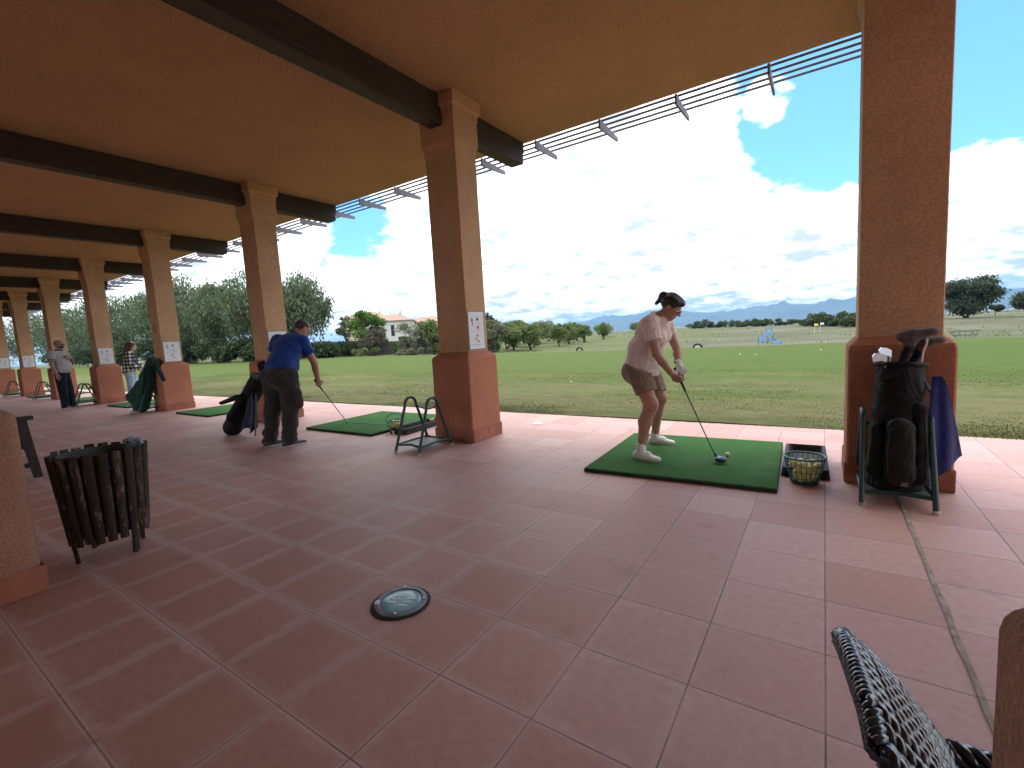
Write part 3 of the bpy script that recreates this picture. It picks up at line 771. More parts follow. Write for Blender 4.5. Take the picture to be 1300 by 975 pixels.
club('iron_club', 'chrome iron lying outermost at the rim of the black bag', (.37, 2.42, .2), (.325, 2.40, .945), 'iron', (-.9, -.3, .1), chrome, group='clubs in the black bag', shaftmat=chrome)
club('iron_club', 'second chrome iron just inside the outermost one at the bag rim', (.39, 2.45, .2), (.352, 2.44, .975), 'iron', (-.8, -.5, .2), chrome, group='clubs in the black bag', shaftmat=chrome)
club('putter_club', 'putter with a pale pink head behind the covered woods in the black bag', (.46, 2.50, .2), (.525, 2.47, .985), 'iron', (.2, -.3, .95), plain('worn pink face', (.55, .40, .36), .4, .3), group='clubs in the black bag', shaftmat=chrome)
blue_towel = cloth('dark blue towel', (.008, .014, .10), .2, 600, .1)
def cloth_sheet(name, mat, parent, grid_fn, nu=14, nv=24, th=.007):
    P = np.array([[grid_fn(u, v) for v in np.linspace(0, 1, nv)] for u in np.linspace(0, 1, nu)])
    du = np.gradient(P, axis=0); dv = np.gradient(P, axis=1); N = np.cross(du, dv); N /= np.linalg.norm(N, axis=-1, keepdims=True)+1e-9
    A, B = P+N*th/2, P-N*th/2; Vt = np.concatenate([A.reshape(-1, 3), B.reshape(-1, 3)]); n = nu*nv; F = []
    ix = lambda i, j: i*nv+j
    for i in range(nu-1):
        for j in range(nv-1):
            F.append((ix(i, j), ix(i+1, j), ix(i+1, j+1), ix(i, j+1))); F.append((n+ix(i, j), n+ix(i, j+1), n+ix(i+1, j+1), n+ix(i+1, j)))
    for j in range(nv-1):
        F.append((ix(0, j), ix(0, j+1), n+ix(0, j+1), n+ix(0, j))); F.append((ix(nu-1, j+1), ix(nu-1, j), n+ix(nu-1, j), n+ix(nu-1, j+1)))
    for i in range(nu-1):
        F.append((ix(i+1, 0), ix(i, 0), n+ix(i, 0), n+ix(i+1, 0))); F.append((ix(i, nv-1), ix(i+1, nv-1), n+ix(i+1, nv-1), n+ix(i, nv-1)))
    return npmesh(name, Vt, F, mat, parent, 60)
def tw(u, v):
    top = V3(.53, 2.36, .84); x = .02+(.05+.145*v**.8)*u
    z = -.72*v+.17*u*v*(1-0.1*v) if v < .99 else -.71+.17*u
    return top+V3(x, -.03+.22*u*v-.02*math.sin(9*u+3*v)*v+.02*math.sin(5*v), z)
tag(cloth_sheet('towel', blue_towel, None, tw), 'dark blue towel hanging down from the side of the black golf bag', 'towel')

# ---------------------------------------------------------------- black stand bag beside the man in blue
t = thing('stand_bag', 'black stand bag leaning on its two legs beside the man in the blue shirt', 'golf bag', (-7.35, 1.85, 0))
b0, b1 = V3(-7.42, 1.80, .13), V3(-6.93, 2.03, .83); ax_ = nrm(b1-b0)
netobj('bag_body', bagm, t, [cap(b0, b1, .125, .135, k=.03)], .01, fold=folds(.004, 24, 3), cuts=[(b1, ax_)])
netobj('bag_base', bagm2, t, [cap(b0-ax_*.015, b0+ax_*.06, .135, .135, k=.02)], .01, cuts=[(V3(0, 0, .004), (0, 0, -1))])
netobj('front_pocket', bagm, t, [cap(b0+ax_*.2+V3(.03, -.12, .0), b0+ax_*.55+V3(.03, -.12, 0), .075, .07, k=.03)], .01, fold=folds(.003, 26, 4))
netobj('side_flap', bagm2, t, [cap(b0+ax_*.50+V3(-.1, -.1, .05), b0+ax_*.38+V3(-.32, -.18, .06), .055, .035, ax_, .6, k=.03)], .01)
MB().tube([(-6.96, 1.97, .76), (-6.80, 1.80, .02)], .010, 8).build('leg', darksteel, t, 60)
MB().tube([(-6.93, 2.08, .76), (-6.20, 2.02, .02)], .010, 8).build('leg', darksteel, t, 60)
e1 = nrm(np.cross(ax_, (0, 1, 0))); e2 = np.cross(ax_, e1)
q = MB(); q.tube([b1+.133*(math.cos(a)*e1+math.sin(a)*e2) for a in np.linspace(0, 6.283, 25)[:-1]], .015, 8, True); q.build('collar', bagm2, t, 60)
navy_t = cloth('faded navy towel', (.030, .040, .075), .3, 600, .12)
def tw2(u, v):
    return V3(-7.00, 1.86, .66)+V3(.055*math.sin(6*u)-.10*v*(1-u)+.05*u, .15*u-.10*v+.02*math.sin(10*u+4*v), -.58*v+.05*math.sin(7*u)*v)
tag(cloth_sheet('towel', navy_t, None, tw2), 'faded navy towel hanging under the leaning black stand bag', 'towel')
def covered2(label, a, b, c_, r, mat1):
    t = thing('covered_club', label, 'golf club', tuple(a), 'clubs in the stand bag')
    netobj('cover_head', mat1, t, [cap(b, c_, r*.7, r, k=.03), cap(c_, V3(*c_)+V3(.03, .03, .02), r, r*.9, k=.03)], .006)
    MB().tube([a, b], [.012, .018], 8).build('cover_neck', cov2, t, 60)
covered2('black headcover highest at the mouth of the stand bag', tuple(b1-ax_*.1), tuple(b1+ax_*.10+V3(0, -.02, .02)), tuple(b1+ax_*.18+V3(-.03, -.04, .06)), .055, cov2)
covered2('large square black headcover at the mouth of the stand bag near the trousers', tuple(b1-ax_*.1+V3(.04, .04, 0)), tuple(b1+ax_*.12+V3(.05, .05, 0)), tuple(b1+ax_*.20+V3(.06, .08, .03)), .065, bagm)
covered2('reddish brown headcover half hidden between the black ones in the stand bag', tuple(b1-ax_*.1+V3(.02, 0, -.03)), tuple(b1+ax_*.05+V3(.04, -.03, -.02)), tuple(b1+ax_*.09+V3(.05, -.04, 0)), .038, cloth('brown cover', (.09, .03, .022), .2))
for k, lb in enumerate(('lowest pale iron at the mouth of the stand bag', 'upper pale iron at the mouth of the stand bag')):
    club('iron_club', lb, tuple(b0+ax_*.3), tuple(b1+ax_*(.04+.03*k)+V3(.07, .04+.04*k, -.07+.03*k)), 'iron', (.5, .3, -.6), chrome, group='clubs in the stand bag', shaftmat=chrome)

# ---------------------------------------------------------------- dark green bag in the third rack
gbag = cloth('dark green bag cover', (.004, .040, .030), .25, 300, .3, .6)
t = thing('golf_bag', 'dark green covered golf bag slumped in the rack by the woman in the checked shirt', 'golf bag', (-12.95, 2.4, .1))
netobj('bag_body', gbag, t, [cap((-12.92, 2.38, .16), (-12.76, 2.54, .80), .165, .15, k=.04), cap((-12.76, 2.54, .80), (-12.66, 2.62, 1.14), .15, .10, k=.04), cap((-12.94, 2.26, .36), (-12.88, 2.40, .62), .13, .09, k=.06)], .014, fold=folds(.009, 16, 2))
netobj('rain_hood', cloth('darker green hood', (.006, .022, .018), .25), t, [cap((-12.66, 2.62, 1.12), (-12.40, 2.60, 1.10), .105, .06, k=.03), cap((-12.38, 2.58, 1.08), (-12.27, 2.66, .72), .05, .045, (1, 0, 0), .5, k=.04)], .014, fold=folds(.006, 20, 5))
q = MB(); q.tube([(-12.60, 2.47, 1.0), (-12.54, 2.40, .8), (-12.60, 2.38, .55), (-12.70, 2.38, .4)], .02, 8, flat=.4); q.build('shoulder_strap', bagm, t, 60)
MB().lathe([(0, 0), (.11, 0), (.115, .05), (0, .05)], 20, (-12.98, 2.30, .005)).build('base_cup', foot_rub, t, 40)

# ---------------------------------------------------------------- litter bin of half-round slats
wd1 = NT('weathered dark wood'); g1 = wd1.noise(9, 5, .65, src=wd1.map((5, 5, .5))); g2 = wd1.noise(34, 4, .7, src=wd1.map((2.5, 2.5, .25)))
oi = wd1.n('ObjectInfo'); gp = wd1.noise(3.2, 4, .7, src=wd1.map((6, 6, 1.6)))
c = wd1.ramp(g1, [(.3, (.011, .0055, .004)), (.7, (.042, .020, .014))]); c = wd1.mix(wd1.range(gp, .555, .62, 0, .9), c, wd1.ramp(g2, [(.35, (.06, .035, .022)), (.7, (.26, .17, .11))]))
wd1.col(c); wd1.set(Roughness=.8); wd1.bump(g2, .5, .004); wood_d = wd1.m
bx, by = -3.865, -.63
t = thing('litter_bin', 'round litter bin of weathered dark wooden slats on four short legs', 'litter bin', (bx, by, 0))
NS = 21
for k in range(NS):
    a = 2*math.pi*k/NS+.1; ca, sa = math.cos(a), math.sin(a)
    leg = k in (1, 6, 11, 16)
    zt = .685+.006*math.sin(k*2.1); zb = (.006 if leg else .125+.022*math.sin(k*3.3))
    rtop, rbot = .232, .188
    rad = lambda z: rbot+(rtop-rbot)*(z-.1)/.58
    q = MB(); sec = []
    tilt = .006*math.sin(k*5.7)
    for z in np.linspace(zb, zt, 7):
        hw = .0265*(.86+.14*(z/.68))
        prof = [(hw*math.cos(b), hw*.62*math.sin(b)) for b in np.linspace(0, math.pi, 8)]
        r_ = rad(z); tt_ = tilt*(z-.4)
        sec.append([(bx+(r_+d_)*ca-(w_+tt_)*sa, by+(r_+d_)*sa+(w_+tt_)*ca, z) for w_, d_ in prof])
    q.rings(sec); sl = q.build('leg' if leg else 'slat', wood_d, t, 50)
    if leg: MB().lathe([(0, .001), (.009, .001), (.009, .012), (0, .012)], 8, (bx+rad(0)*ca+.008*ca, by+rad(0)*sa+.008*sa, 0)).build('foot_screw', plain('rusty screw', (.1, .06, .04), .6, .5), sl)
hoop = plain('black hoop', (.02, .02, .02), .5, .5)
for z in (.22, .58):
    q = MB(); r_ = .188+.044*(z-.1)/.58-.008
    q.tube([(bx+r_*math.cos(a), by+r_*math.sin(a), z) for a in np.linspace(0, 6.283, 33)[:-1]], .008, 6, True); q.build('hoop', hoop, t, 60)
MB().lathe([(0, .15), (.165, .15), (.20, .655), (.206, .672), (.196, .672), (.19, .64), (.155, .17), (0, .17)], 32, (bx, by, 0)).build('inner_bucket', plain('black bucket', (.010, .010, .011), .5), t, 50)
m = NT('blue tinted liner'); m.col(m.ramp(m.noise(25, 4), [(.3, (.22, .30, .42)), (.7, (.55, .66, .80))])); m.set(Roughness=.25); m.b.inputs['Alpha'].default_value = .75
def lin(u, v):
    a = 1.0+1.15*u; r_ = .19+.042*v
    return V3(bx+r_*math.cos(a), by+r_*math.sin(a), .685+.016*math.sin(3.1*v)+.010*math.sin(17*u)+.009*math.sin(31*u+4*v))
tag(cloth_sheet('bag_liner', m.m, None, lin, 40, 10, .002), 'crumpled blue tinted plastic liner over the rim of the slatted bin', 'bin liner')

# ---------------------------------------------------------------- bench behind the left low wall
wd2 = plain('dark bench wood', (.022, .011, .009), .55, var=.35, scale=20, bump=.3)
t = thing('bench', 'dark wooden bench mostly hidden by the low wall on the left', 'bench', (-7.9, -.6, 0))
for xb in (-7.22, -8.7):
    q = MB(); q.prism([(xb-.03, -.40, .001), (xb-.03, -.33, .001), (xb-.03, -.385, .64), (xb-.03, -.47, .64)], (.06, 0, 0)); q.build('leg', wd2, t)
    q = MB(); q.prism([(xb-.03, -1.00, .001), (xb-.03, -.92, .001), (xb-.03, -.95, .64), (xb-.03, -1.02, .64)], (.06, 0, 0)); q.build('leg', wd2, t)
    MB().box((xb-.045, -1.06, .641), (xb+.045, -.33, .685), .012, seg=2).build('armrest', wd2, t, 40)
    MB().box((xb-.022, -.95, .33), (xb+.022, -.40, .42), .006).build('side_rail', wd2, t)
    MB().box((xb-.018, -.94, .12), (xb+.018, -.38, .17), .006).build('stretcher', wd2, t)
for k in range(5): MB().box((-8.68, -.94+.105*k, .421), (-7.255, -.845+.105*k, .445), .006).build('seat_slat', wd2, t)
for k in range(3): MB().box((-8.8, -1.05-.02*k, .55+.11*k), (-7.15, -1.02-.02*k, .63+.11*k), .006).build('back_slat', wd2, t)

# ---------------------------------------------------------------- recessed ground light
lx, ly = -1.695, -.135
t = thing('ground_light', 'round glass ground light set into the terrace tiles', 'ground light', (lx, ly, 0))
MB().lathe([(.124, .001), (.126, .008), (.121, .014), (.104, .017), (.100, .014), (.100, .004)], 48, (lx, ly, 0)).build('rim', plain('scuffed grey metal', (.17, .20, .24), .45, .2, var=.3, scale=30), t, 40)
MB().lathe([(.142, .0015), (.140, .006), (.129, .009)], 48, (lx, ly, 0)).build('sealing_ring', black_rub, t, 40)
m = NT('thick blue glass'); m.col(m.ramp(m.noise(12, 5), [(.3, (.20, .42, .50)), (.7, (.32, .56, .63))])); m.set(Roughness=.2); m.b.inputs['Specular IOR Level'].default_value = .4
MB().lathe([(.1005, .010), (.095, .0135), (.05, .0155), (0, .016)], 48, (lx, ly, 0)).build('glass', m.m, t, 60)
reflection_m = plain('pale reflection strip', (.60, .74, .76), .3, var=.1)  # pale strips laid on the glass in place of reflections
for s in (-1, 1):
    for k in range(3):
        a, b = lx+.008+s*.033+.0*k, ly-.030+.030*k
        q = MB(); q.box((-.020, -.007, .0155), (.020, .007, .0172), .001, Matrix.Translation((a, b+s*.004, 0)) @ Matrix.Rotation(R(28), 4, 'Z')); q.build('reflection_strip', reflection_m, t)
for a in (.6, 2.2, 3.8, 5.3): MB().lathe([(0, .0155), (.006, .0155), (.006, .019), (0, .020)], 8, (lx+.112*math.cos(a), ly+.112*math.sin(a), 0)).build('screw', chrome, t)
MB().box((-.012, -.018, .0155), (.012, .018, .0185), .001, Matrix.Translation((lx-.085, ly-.072, 0)) @ Matrix.Rotation(R(40), 4, 'Z')).build('tab', plain('pale tab', (.55, .55, .56), .4), t)

# ---------------------------------------------------------------- woven chair close to the camera
m = NT('dark woven resin'); g1 = m.noise(60, 3)
m.col(m.ramp(g1, [(.3, (.008, .011, .018)), (.7, (.026, .034, .050))])); m.set(Roughness=.3); m.b.inputs['Coat Tint'].default_value = (.75, .88, 1, 1); m.b.inputs['Coat Weight'].default_value = 1.0; m.b.inputs['Coat IOR'].default_value = 1.65; m.b.inputs['Coat Roughness'].default_value = .12
wick = m.m
t = thing('wicker_chair', 'glossy dark woven resin chair cropped in the near corner of the photo', 'chair', (.33, -.72, 0))
# back: top edge runs along Y, it reclines towards -X; strands are wound round vertical cores
TOP = lambda v: V3(.016+.036*v, -.585-.24*v, .694-.02*(1-v)**6-.02*max(0., v-.8)*5*v)          # v 0 far corner .. 1 near corner
BOT = lambda v: V3(.165+.03*v, -.560-.25*v, .480)
def back_pt(v, h):      # h 0 seat .. 1 top
    a, b = BOT(v), TOP(v); bow = V3(.010, 0, .006)*math.sin(math.pi*h)
    return a+(b-a)*h+bow
def rope(q, fn, n, r, tw=3, twist=26):
    P = [V3(*fn(x)) for x in np.linspace(0, 1, n)]
    for s in range(tw):
        pts = []
        for i_, x in enumerate(np.linspace(0, 1, n)):
            T0 = nrm(P[min(i_+1, n-1)]-P[max(i_-1, 0)]); u = nrm(np.cross(T0, V3(0, 1, .2))); w_ = np.cross(T0, u)
            a = x*twist+2*math.pi*s/tw; pts.append(P[i_]+r*(math.cos(a)*u+math.sin(a)*w_))
        q.tube(pts, r*.62, 6)
q = MB(); nvs = 11
for k in range(nvs):
    v = k/(nvs-1); rope(q, lambda h, v=v: back_pt(v, h), 60, .0105, 3, 34)
q.build('backrest', wick, t, 60)
q = MB(); rope(q, lambda x: back_pt(0, x*1.0) + V3(0, .008, 0), 60, .011, 3, 40); rope(q, lambda x: back_pt(x, 1.0)+V3(-.002, 0, .003), 70, .0095, 3, 52); rope(q, lambda x: back_pt(1, x)-V3(0, .008, 0), 60, .011, 3, 40); q.build('back_border', wick, t, 60)
# outer back skin
def skin(u, v): return back_pt(u, v)-V3(.013, 0, .008)
wv = NT('fine dark weave'); k1 = wv.n('TexWave', wave_type='BANDS', bands_direction='Z'); wv.l(wv.pos(), k1.inputs['Vector']); k1.inputs['Scale'].default_value = 46; k1.inputs['Distortion'].default_value = 3; k1.inputs['Detail'].default_value = 3; k1.inputs['Detail Scale'].default_value = 8
wv.col(wv.ramp(k1.outputs['Fac'], [(.3, (.006, .007, .009)), (.8, (.03, .032, .038))])); wv.set(Roughness=.3); wv.bump(k1.outputs['Fac'], .8, .006); weave = wv.m
cloth_sheet('back_skin', weave, t, skin, 16, 16, .01)
q = MB()
for k in range(13):
    y = -.535-.345*k/12; rope(q, lambda x, y=y: (.178+.40*x, y, .468-.010*math.sin(math.pi*x)), 30, .0095, 3, 26)
q.build('seat', wick, t, 60)
q = MB(); rope(q, lambda x: (.17+.42*x, -.52-.005*x, .474), 50, .013, 3, 40); rope(q, lambda x: (.595, -.52-.375*x, .472), 50, .013, 3, 40); rope(q, lambda x: (.20+.40*x, -.895, .474), 50, .013, 3, 40); q.build('seat_border', wick, t, 60)
MB().box((.20, -.885, .33), (.585, -.53, .458), .012).build('seat_skirt', weave, t)
for xx, yy in ((.215, -.545), (.215, -.87), (.57, -.545), (.57, -.87)): MB().tube([(xx, yy, .34), (xx, yy, .002)], [.020, .015], 10).build('leg', weave, t, 50)
# ---------------------------------------------------------------- people
def skinmat(name, c):
    m = NT(name); n = m.noise(18, 4); m.col(m.ramp(n, [(.3, tuple(x*.82 for x in c)), (.7, tuple(min(1, x*1.12) for x in c))]))
    m.set(Roughness=.5); m.b.inputs['Subsurface Weight'].default_value = .08; m.b.inputs['Subsurface Radius'].default_value = (.02, .008, .004); m.b.inputs['Subsurface Scale'].default_value = .3
    m.bump(m.noise(160, 2), .08, .002); return m.m
sk_f = skinmat('tanned skin', (.42, .215, .155)); sk_m = skinmat('ruddy skin', (.45, .235, .18)); sk_p = skinmat('pale skin', (.50, .31, .25))
def hand(wr, d, n, side, curl, k_=.007, th=.5, size=1., spread=.1):
    """d: wrist to knuckles, n: the way the fingers curl, side: +1/-1 thumb side along d x n"""
    d = nrm(d); n = nrm(V3(*n)-d*(np.array(n)@d)); s = np.cross(d, n)*side; wr = V3(*wr); P = []
    sz = size
    P.append(cap(wr-d*.03, wr+d*.02*sz, .024, .024, n, .78, k=.012))
    for j, o in enumerate((-.027, -.009, .009, .026)):   # little finger .. index (towards the thumb)
        kn = wr+d*(.082+.006*(j in (1, 2)))*sz+s*o*sz
        P.append(cap(wr+d*.015+s*o*.6*sz, kn, .0125, .0105, k=.012))
        a = 0; p = kn; L = (.78, .95, 1.0, .92)[j]*sz
        for q, (l, r) in enumerate(((.044, .0095), (.027, .0085), (.021, .0075))):
            a += curl*(1, 1.05, .8)[q]*(1+.06*(1.5-j))
            dd = d*math.cos(a)+n*math.sin(a)+s*spread*o*6*(1 if curl < .5 else .2)
            p2 = p+nrm(dd)*l*L; P.append(cap(p, p2, r*sz, (r-.0008)*sz, k=.004)); p = p2
    b = wr+d*.022*sz+s*.022*sz
    t1 = b+nrm(d*.62+s*.62+n*.35)*.042*sz; t2 = t1+nrm(d*.85+s*.1+n*(.2+th))*.030*sz; t3 = t2+nrm(d*.8-s*.15+n*(.3+th*1.3))*.022*sz
    P += [cap(b, t1, .0145*sz, .012*sz, k=.01), cap(t1, t2, .0115*sz, .010*sz, k=.004), cap(t2, t3, .010*sz, .0082*sz, k=.004)]
    return P
def head_prims(c, f, up, s=1.):
    r, f, u = frame(f, up); c = V3(*c); M = np.stack([r, f, u]); A = lambda x, y, z: c+(r*x+f*y+u*z)*s
    return [ell(A(0, -.012, .030), (.077*s, .096*s, .088*s), M, .03), ell(A(0, .022, -.035), (.060*s, .066*s, .080*s), M, .03), ell(A(0, .050, -.085), (.034*s, .030*s, .026*s), M, .025),
            cap(A(0, .086, .012), A(0, .108, -.024), .009*s, .0135*s, k=.010), cap(A(-.014, .094, -.026), A(.014, .094, -.026), .009*s, .009*s, k=.008),
            cap(A(-.022, .080, -.056), A(.022, .080, -.056), .0085*s, .0085*s, k=.008), cap(A(-.045, .076, .022), A(.045, .076, .022), .010*s, .010*s, k=.014),
            ell(A(-.079, -.008, -.006), (.011*s, .022*s, .034*s), M, .008), ell(A(.079, -.008, -.006), (.011*s, .022*s, .034*s), M, .008)], A, (r, f, u), M
eye_w = plain('eye white', (.7, .68, .65), .2, var=.02); eye_d = plain('dark iris', (.02, .012, .01), .2); lipm = plain('lips', (.30, .10, .09), .5)
def face_parts(t, A, M, s, glasses=None, gm=None):
    q = MB()
    for e in (-1, 1): q.sphere(A(e*.031, .077, .004), .0125*s, 10)
    q.build('eyes', eye_w, t, 180)
    q = MB()
    for e in (-1, 1): q.sphere(A(e*.031, .0875, .003), .0055*s, 8)
    q.build('irises', eye_d, t, 180)
    q = MB(); q.tube([A(x, .0895-abs(x)*.35, -.056-.002*math.cos(x*90)) for x in np.linspace(-.024, .024, 7)], [.001, .003, .0042, .0042, .0042, .003, .001], 6); q.build('mouth', lipm, t, 60)
    if glasses:
        q = MB()
        for e in (-1, 1):
            q.tube([A(e*(.034+.024*math.cos(a)), .106-.010*(abs(.034+.024*math.cos(a))/.05)**2, .004+.017*math.sin(a)) for a in np.linspace(0, 6.283, 17)[:-1]], .0022*s, 5, True)
            q.tube([A(e*.058, .094, .008), A(e*.079, .05, .010), A(e*.082, -.01, .006)], .0022*s, 5)
        q.tube([A(-.010, .108, .008), A(.010, .108, .008)], .002*s, 5)
        g = q.build('glasses', glasses, t, 60)
        for e in (-1, 1): q = MB(); q.rings([[A(e*.034+.022*math.cos(a), y-.008*((.034+e*.022*math.cos(a))/.05)**2, .004+.0155*math.sin(a)) for a in np.linspace(0, 6.283, 17)[:-1]] for y in (.1045, .106)]); q.build('lens', gm, g, 60)
def shoe(t, heel, toe, mat, sole, w=.043, h=.075, name='shoe', cuff=None):
    heel, toe = V3(*heel), V3(*toe); d = toe-heel; d[2] = 0; d = nrm(d); z = V3(0, 0, 1); s = np.cross(d, z); b = heel[2]
    P0, P1 = heel+d*.035, toe-d*.04
    o = netobj(name, mat, t, [cap(P0+z*.035, P0+d*.10+z*.045, w*.86, w*.92, z, .95, k=.03), cap(P0+d*.08+z*.036, P1+z*.022, w*.95, w*.88, z, .62, k=.03), cap(P0+z*.04, P0+d*.035+z*h, w*.75, w*.78, k=.03)], .006, cuts=[(heel+z*.016, (0, 0, -1))])
    q = MB(); r1 = []; M_ = P0+d*.08
    for zz, k in ((.001, .97), (.016, 1.02), (.022, 1.0)):
        ring = []
        for a in np.linspace(0, 2*math.pi, 29)[:-1]:
            ca, sa = math.cos(a), math.sin(a); L = np.linalg.norm((toe-heel)[:2])/2
            x = L*ca; wd_ = w*(1.0+.10*math.sin(1.6*ca+.3))*(abs(1-abs(ca)**3.2))**.5*np.sign(sa) if abs(sa) > 1e-6 else 0
            ring.append((heel+toe)/2*V3(1, 1, 0)+V3(0, 0, b+zz)+d*x*k+s*wd_*k)
        r1.append(ring)
    q.rings(r1); q.build('sole', sole, o, 50); return o
P_ = {}
white_sh = cloth('white shoe', (.78, .78, .79), .08, 300, .1, .7); sole_w = plain('pale sole', (.55, .54, .52), .7, var=.1); sole_d = plain('dark sole', (.03, .03, .03), .7)
# ---- woman about to swing
t = thing('person', 'woman in a pale pink polo and khaki shorts addressing a ball on the near mat', 'person', (-1.42, 2.9, .038))
Z0 = .038
aN, kN, hN = V3(-1.415, 2.585, .125), V3(-1.330, 2.63, .535), V3(-1.485, 2.775, .865)
aF, kF, hF = V3(-1.470, 3.205, .125), V3(-1.375, 3.11, .535), V3(-1.485, 2.985, .865)
pel, wai, che, nek = V3(-1.505, 2.88, .885), V3(-1.455, 2.88, 1.03), V3(-1.385, 2.885, 1.20), V3(-1.305, 2.89, 1.345)
sN, eN, wN = V3(-1.345, 2.715, 1.285), V3(-1.275, 2.675, 1.00), V3(-1.185, 2.835, .800)
sF, eF, wF = V3(-1.305, 3.065, 1.29), V3(-1.205, 3.085, 1.03), V3(-1.158, 2.965, .880)
hc = V3(-1.198, 2.90, 1.425); hf = nrm((.80, .06, -.60))
HP, A, fr, HM = head_prims(hc, hf, (.6, 0, .8), .98)
fr_t = nrm((.86, 0, -.38))
body = HP+[cap(nek-V3(.03, 0, .05), hc-V3(.02, 0, .05), .058, .052, k=.03),
 cap(pel, wai, .15, .135, fr_t, .78, k=.05), cap(wai, che, .135, .145, fr_t, .80, k=.05), cap(che, che+V3(.05, 0, .09), .15, .11, fr_t, .72, k=.05), cap(sN, sF, .055, .055, k=.05),
 cap(sN, eN, .050, .038, k=.02), cap(eN, eN+(wN-eN)*.35, .038, .040, k=.015), cap(eN+(wN-eN)*.35, wN, .040, .025, k=.015),
 cap(sF, eF, .050, .038, k=.02), cap(eF, eF+(wF-eF)*.35, .038, .039, k=.015), cap(eF+(wF-eF)*.35, wF, .039, .025, k=.015),
 cap(hN, kN, .095, .062, k=.04), cap(kN-V3(0, 0, .02), kN+V3(.012, 0, .02), .058, .06, k=.02), cap(kN, kN+(aN-kN)*.35+V3(-.022, 0, 0), .056, .060, k=.03), cap(kN+(aN-kN)*.35+V3(-.02, 0, 0), aN, .058, .034, k=.03), cap(aN, aN-V3(0, 0, .06), .034, .036, k=.02),
 cap(hF, kF, .095, .062, k=.04), cap(kF, kF+(aF-kF)*.35+V3(-.022, 0, 0), .056, .060, k=.03), cap(kF+(aF-kF)*.35+V3(-.02, 0, 0), aF, .058, .034, k=.03), cap(aF, aF-V3(0, 0, .06), .034, .036, k=.02)]
shaft_top, shaft_bot = V3(-1.185, 2.925, .855), V3(-.795, 2.715, .085); sdir = nrm(shaft_bot-shaft_top)
hN_ = hand(wN, (.72, .25, -.62), (.25, 1, .25), -1, .95, th=.35)
hF_ = hand(wF, (.52, -.35, -.78), (.35, -1, .1), 1, .95, th=.35)
vb, fb = net(body, .0075); v2, f2 = net(hN_, .0032)
v, f = joinm((vb, fb), (v2, f2)); bod = npmesh('body', v, f, sk_f, t, 180)
glove = cloth('white glove', (.78, .78, .78), .06, 500, .1, .7)
v, f = net(hand(wF, (.52, -.35, -.78), (.35, -1, .1), 1, .95, th=.35, size=1.06)+[cap(wF+V3(-.004, .006, .024), wF, .030, .029, k=.01)], .0032); npmesh('glove', v, f, glove, t, 180)
MB().tube([wF+V3(-.012, .012, .035)+.029*(math.cos(a)*nrm((.9, 0, .1))+math.sin(a)*nrm((.1, .75, .3))) for a in np.linspace(0, 6.283, 19)[:-1]], .006, 6, True, flat=1.6).build('watch_strap', plain('black strap', (.02, .02, .02), .5), t, 60)
pink = cloth('pale pink polo', (.74, .62, .59), .10, 420, .25)
hemN = pel+V3(.03, 0, .03)
shirt = [cap(pel+V3(.0, 0, -.08), wai, .216, .168, fr_t, .84, k=.04), cap(wai, che, .168, .166, fr_t, .84, k=.05), cap(che, che+V3(.05, 0, .09), .168, .126, fr_t, .74, k=.05), cap(sN, sF, .070, .070, k=.05), ell(che+V3(.085, -.07, -.05), (.075, .075, .075), None, .05), ell(che+V3(.085, .07, -.05), (.075, .075, .075), None, .05),
 cap(wai+V3(.08, 0, -.02), wai+V3(.05, 0, -.10), .10, .085, k=.06)]
slN = [cap(sN+V3(0, .02, .012), sN+(eN-sN)*.62, .072, .076, k=.03)]; slF = [cap(sF+V3(0, -.02, .012), sF+(eF-sF)*.58, .070, .066, k=.03)]
fo = folds(.0105, 17, 1.3, (.45, .15, .88))
vA, fA = net(shirt, .008, fold=fo, cuts=[(pel+V3(.0, 0, -.03), (-.42, 0, -1)), (nek+V3(0, 0, .012), nek+V3(.02, 0, 0)-che)])
vB, fB = net(slN+[cap(sN+V3(.01, .06, 0), sN, .06, .065, k=.04)], .007, fold=folds(.006, 26, 2), cuts=[(sN+(eN-sN)*.56, eN-sN)]); vC, fC = net(slF+[cap(sF+V3(.01, -.06, 0), sF, .06, .065, k=.04)], .007, fold=folds(.003, 30, 4), cuts=[(sF+(eF-sF)*.52, eF-sF)])
sh = npmesh('polo_shirt', *joinm((vA, fA), (vB, fB), (vC, fC)), pink, t, 180)
rN = [nek+V3(.004, 0, .002)+.074*(math.cos(a)*nrm((.85, 0, -.45))+math.sin(a)*V3(0, 1, 0)) for a in np.linspace(0, 6.283, 25)[:-1]]
q = MB(); q.tube(rN, .017, 8, True, flat=1.9); q.build('collar', pink, sh, 60)
khaki = cloth('khaki shorts', (.25, .18, .135), .12, 380, .3)
shorts = [cap(pel+V3(-.010, 0, -.03), pel+V3(.02, 0, .05), .172, .158, fr_t, .80, k=.05), ell(pel+V3(-.045, -.075, -.05), (.10, .10, .11), None, .05), ell(pel+V3(-.045, .075, -.05), (.10, .10, .11), None, .05), cap(hN+V3(0, -.01, 0), hN+(kN-hN)*.75, .118, .100, k=.04), cap(hF+V3(0, .01, 0), hF+(kF-hF)*.75, .118, .100, k=.04)]
v, f = net(shorts, .008, fold=folds(.0085, 17, 2.2, (.5, .2, .8)), cuts=[(hN+(kN-hN)*.66, (kN-hN)*V3(.8, .3, 1)), (pel+V3(0, 0, .005), (.42, 0, 1))]); npmesh('shorts', v, f, khaki, t, 180)
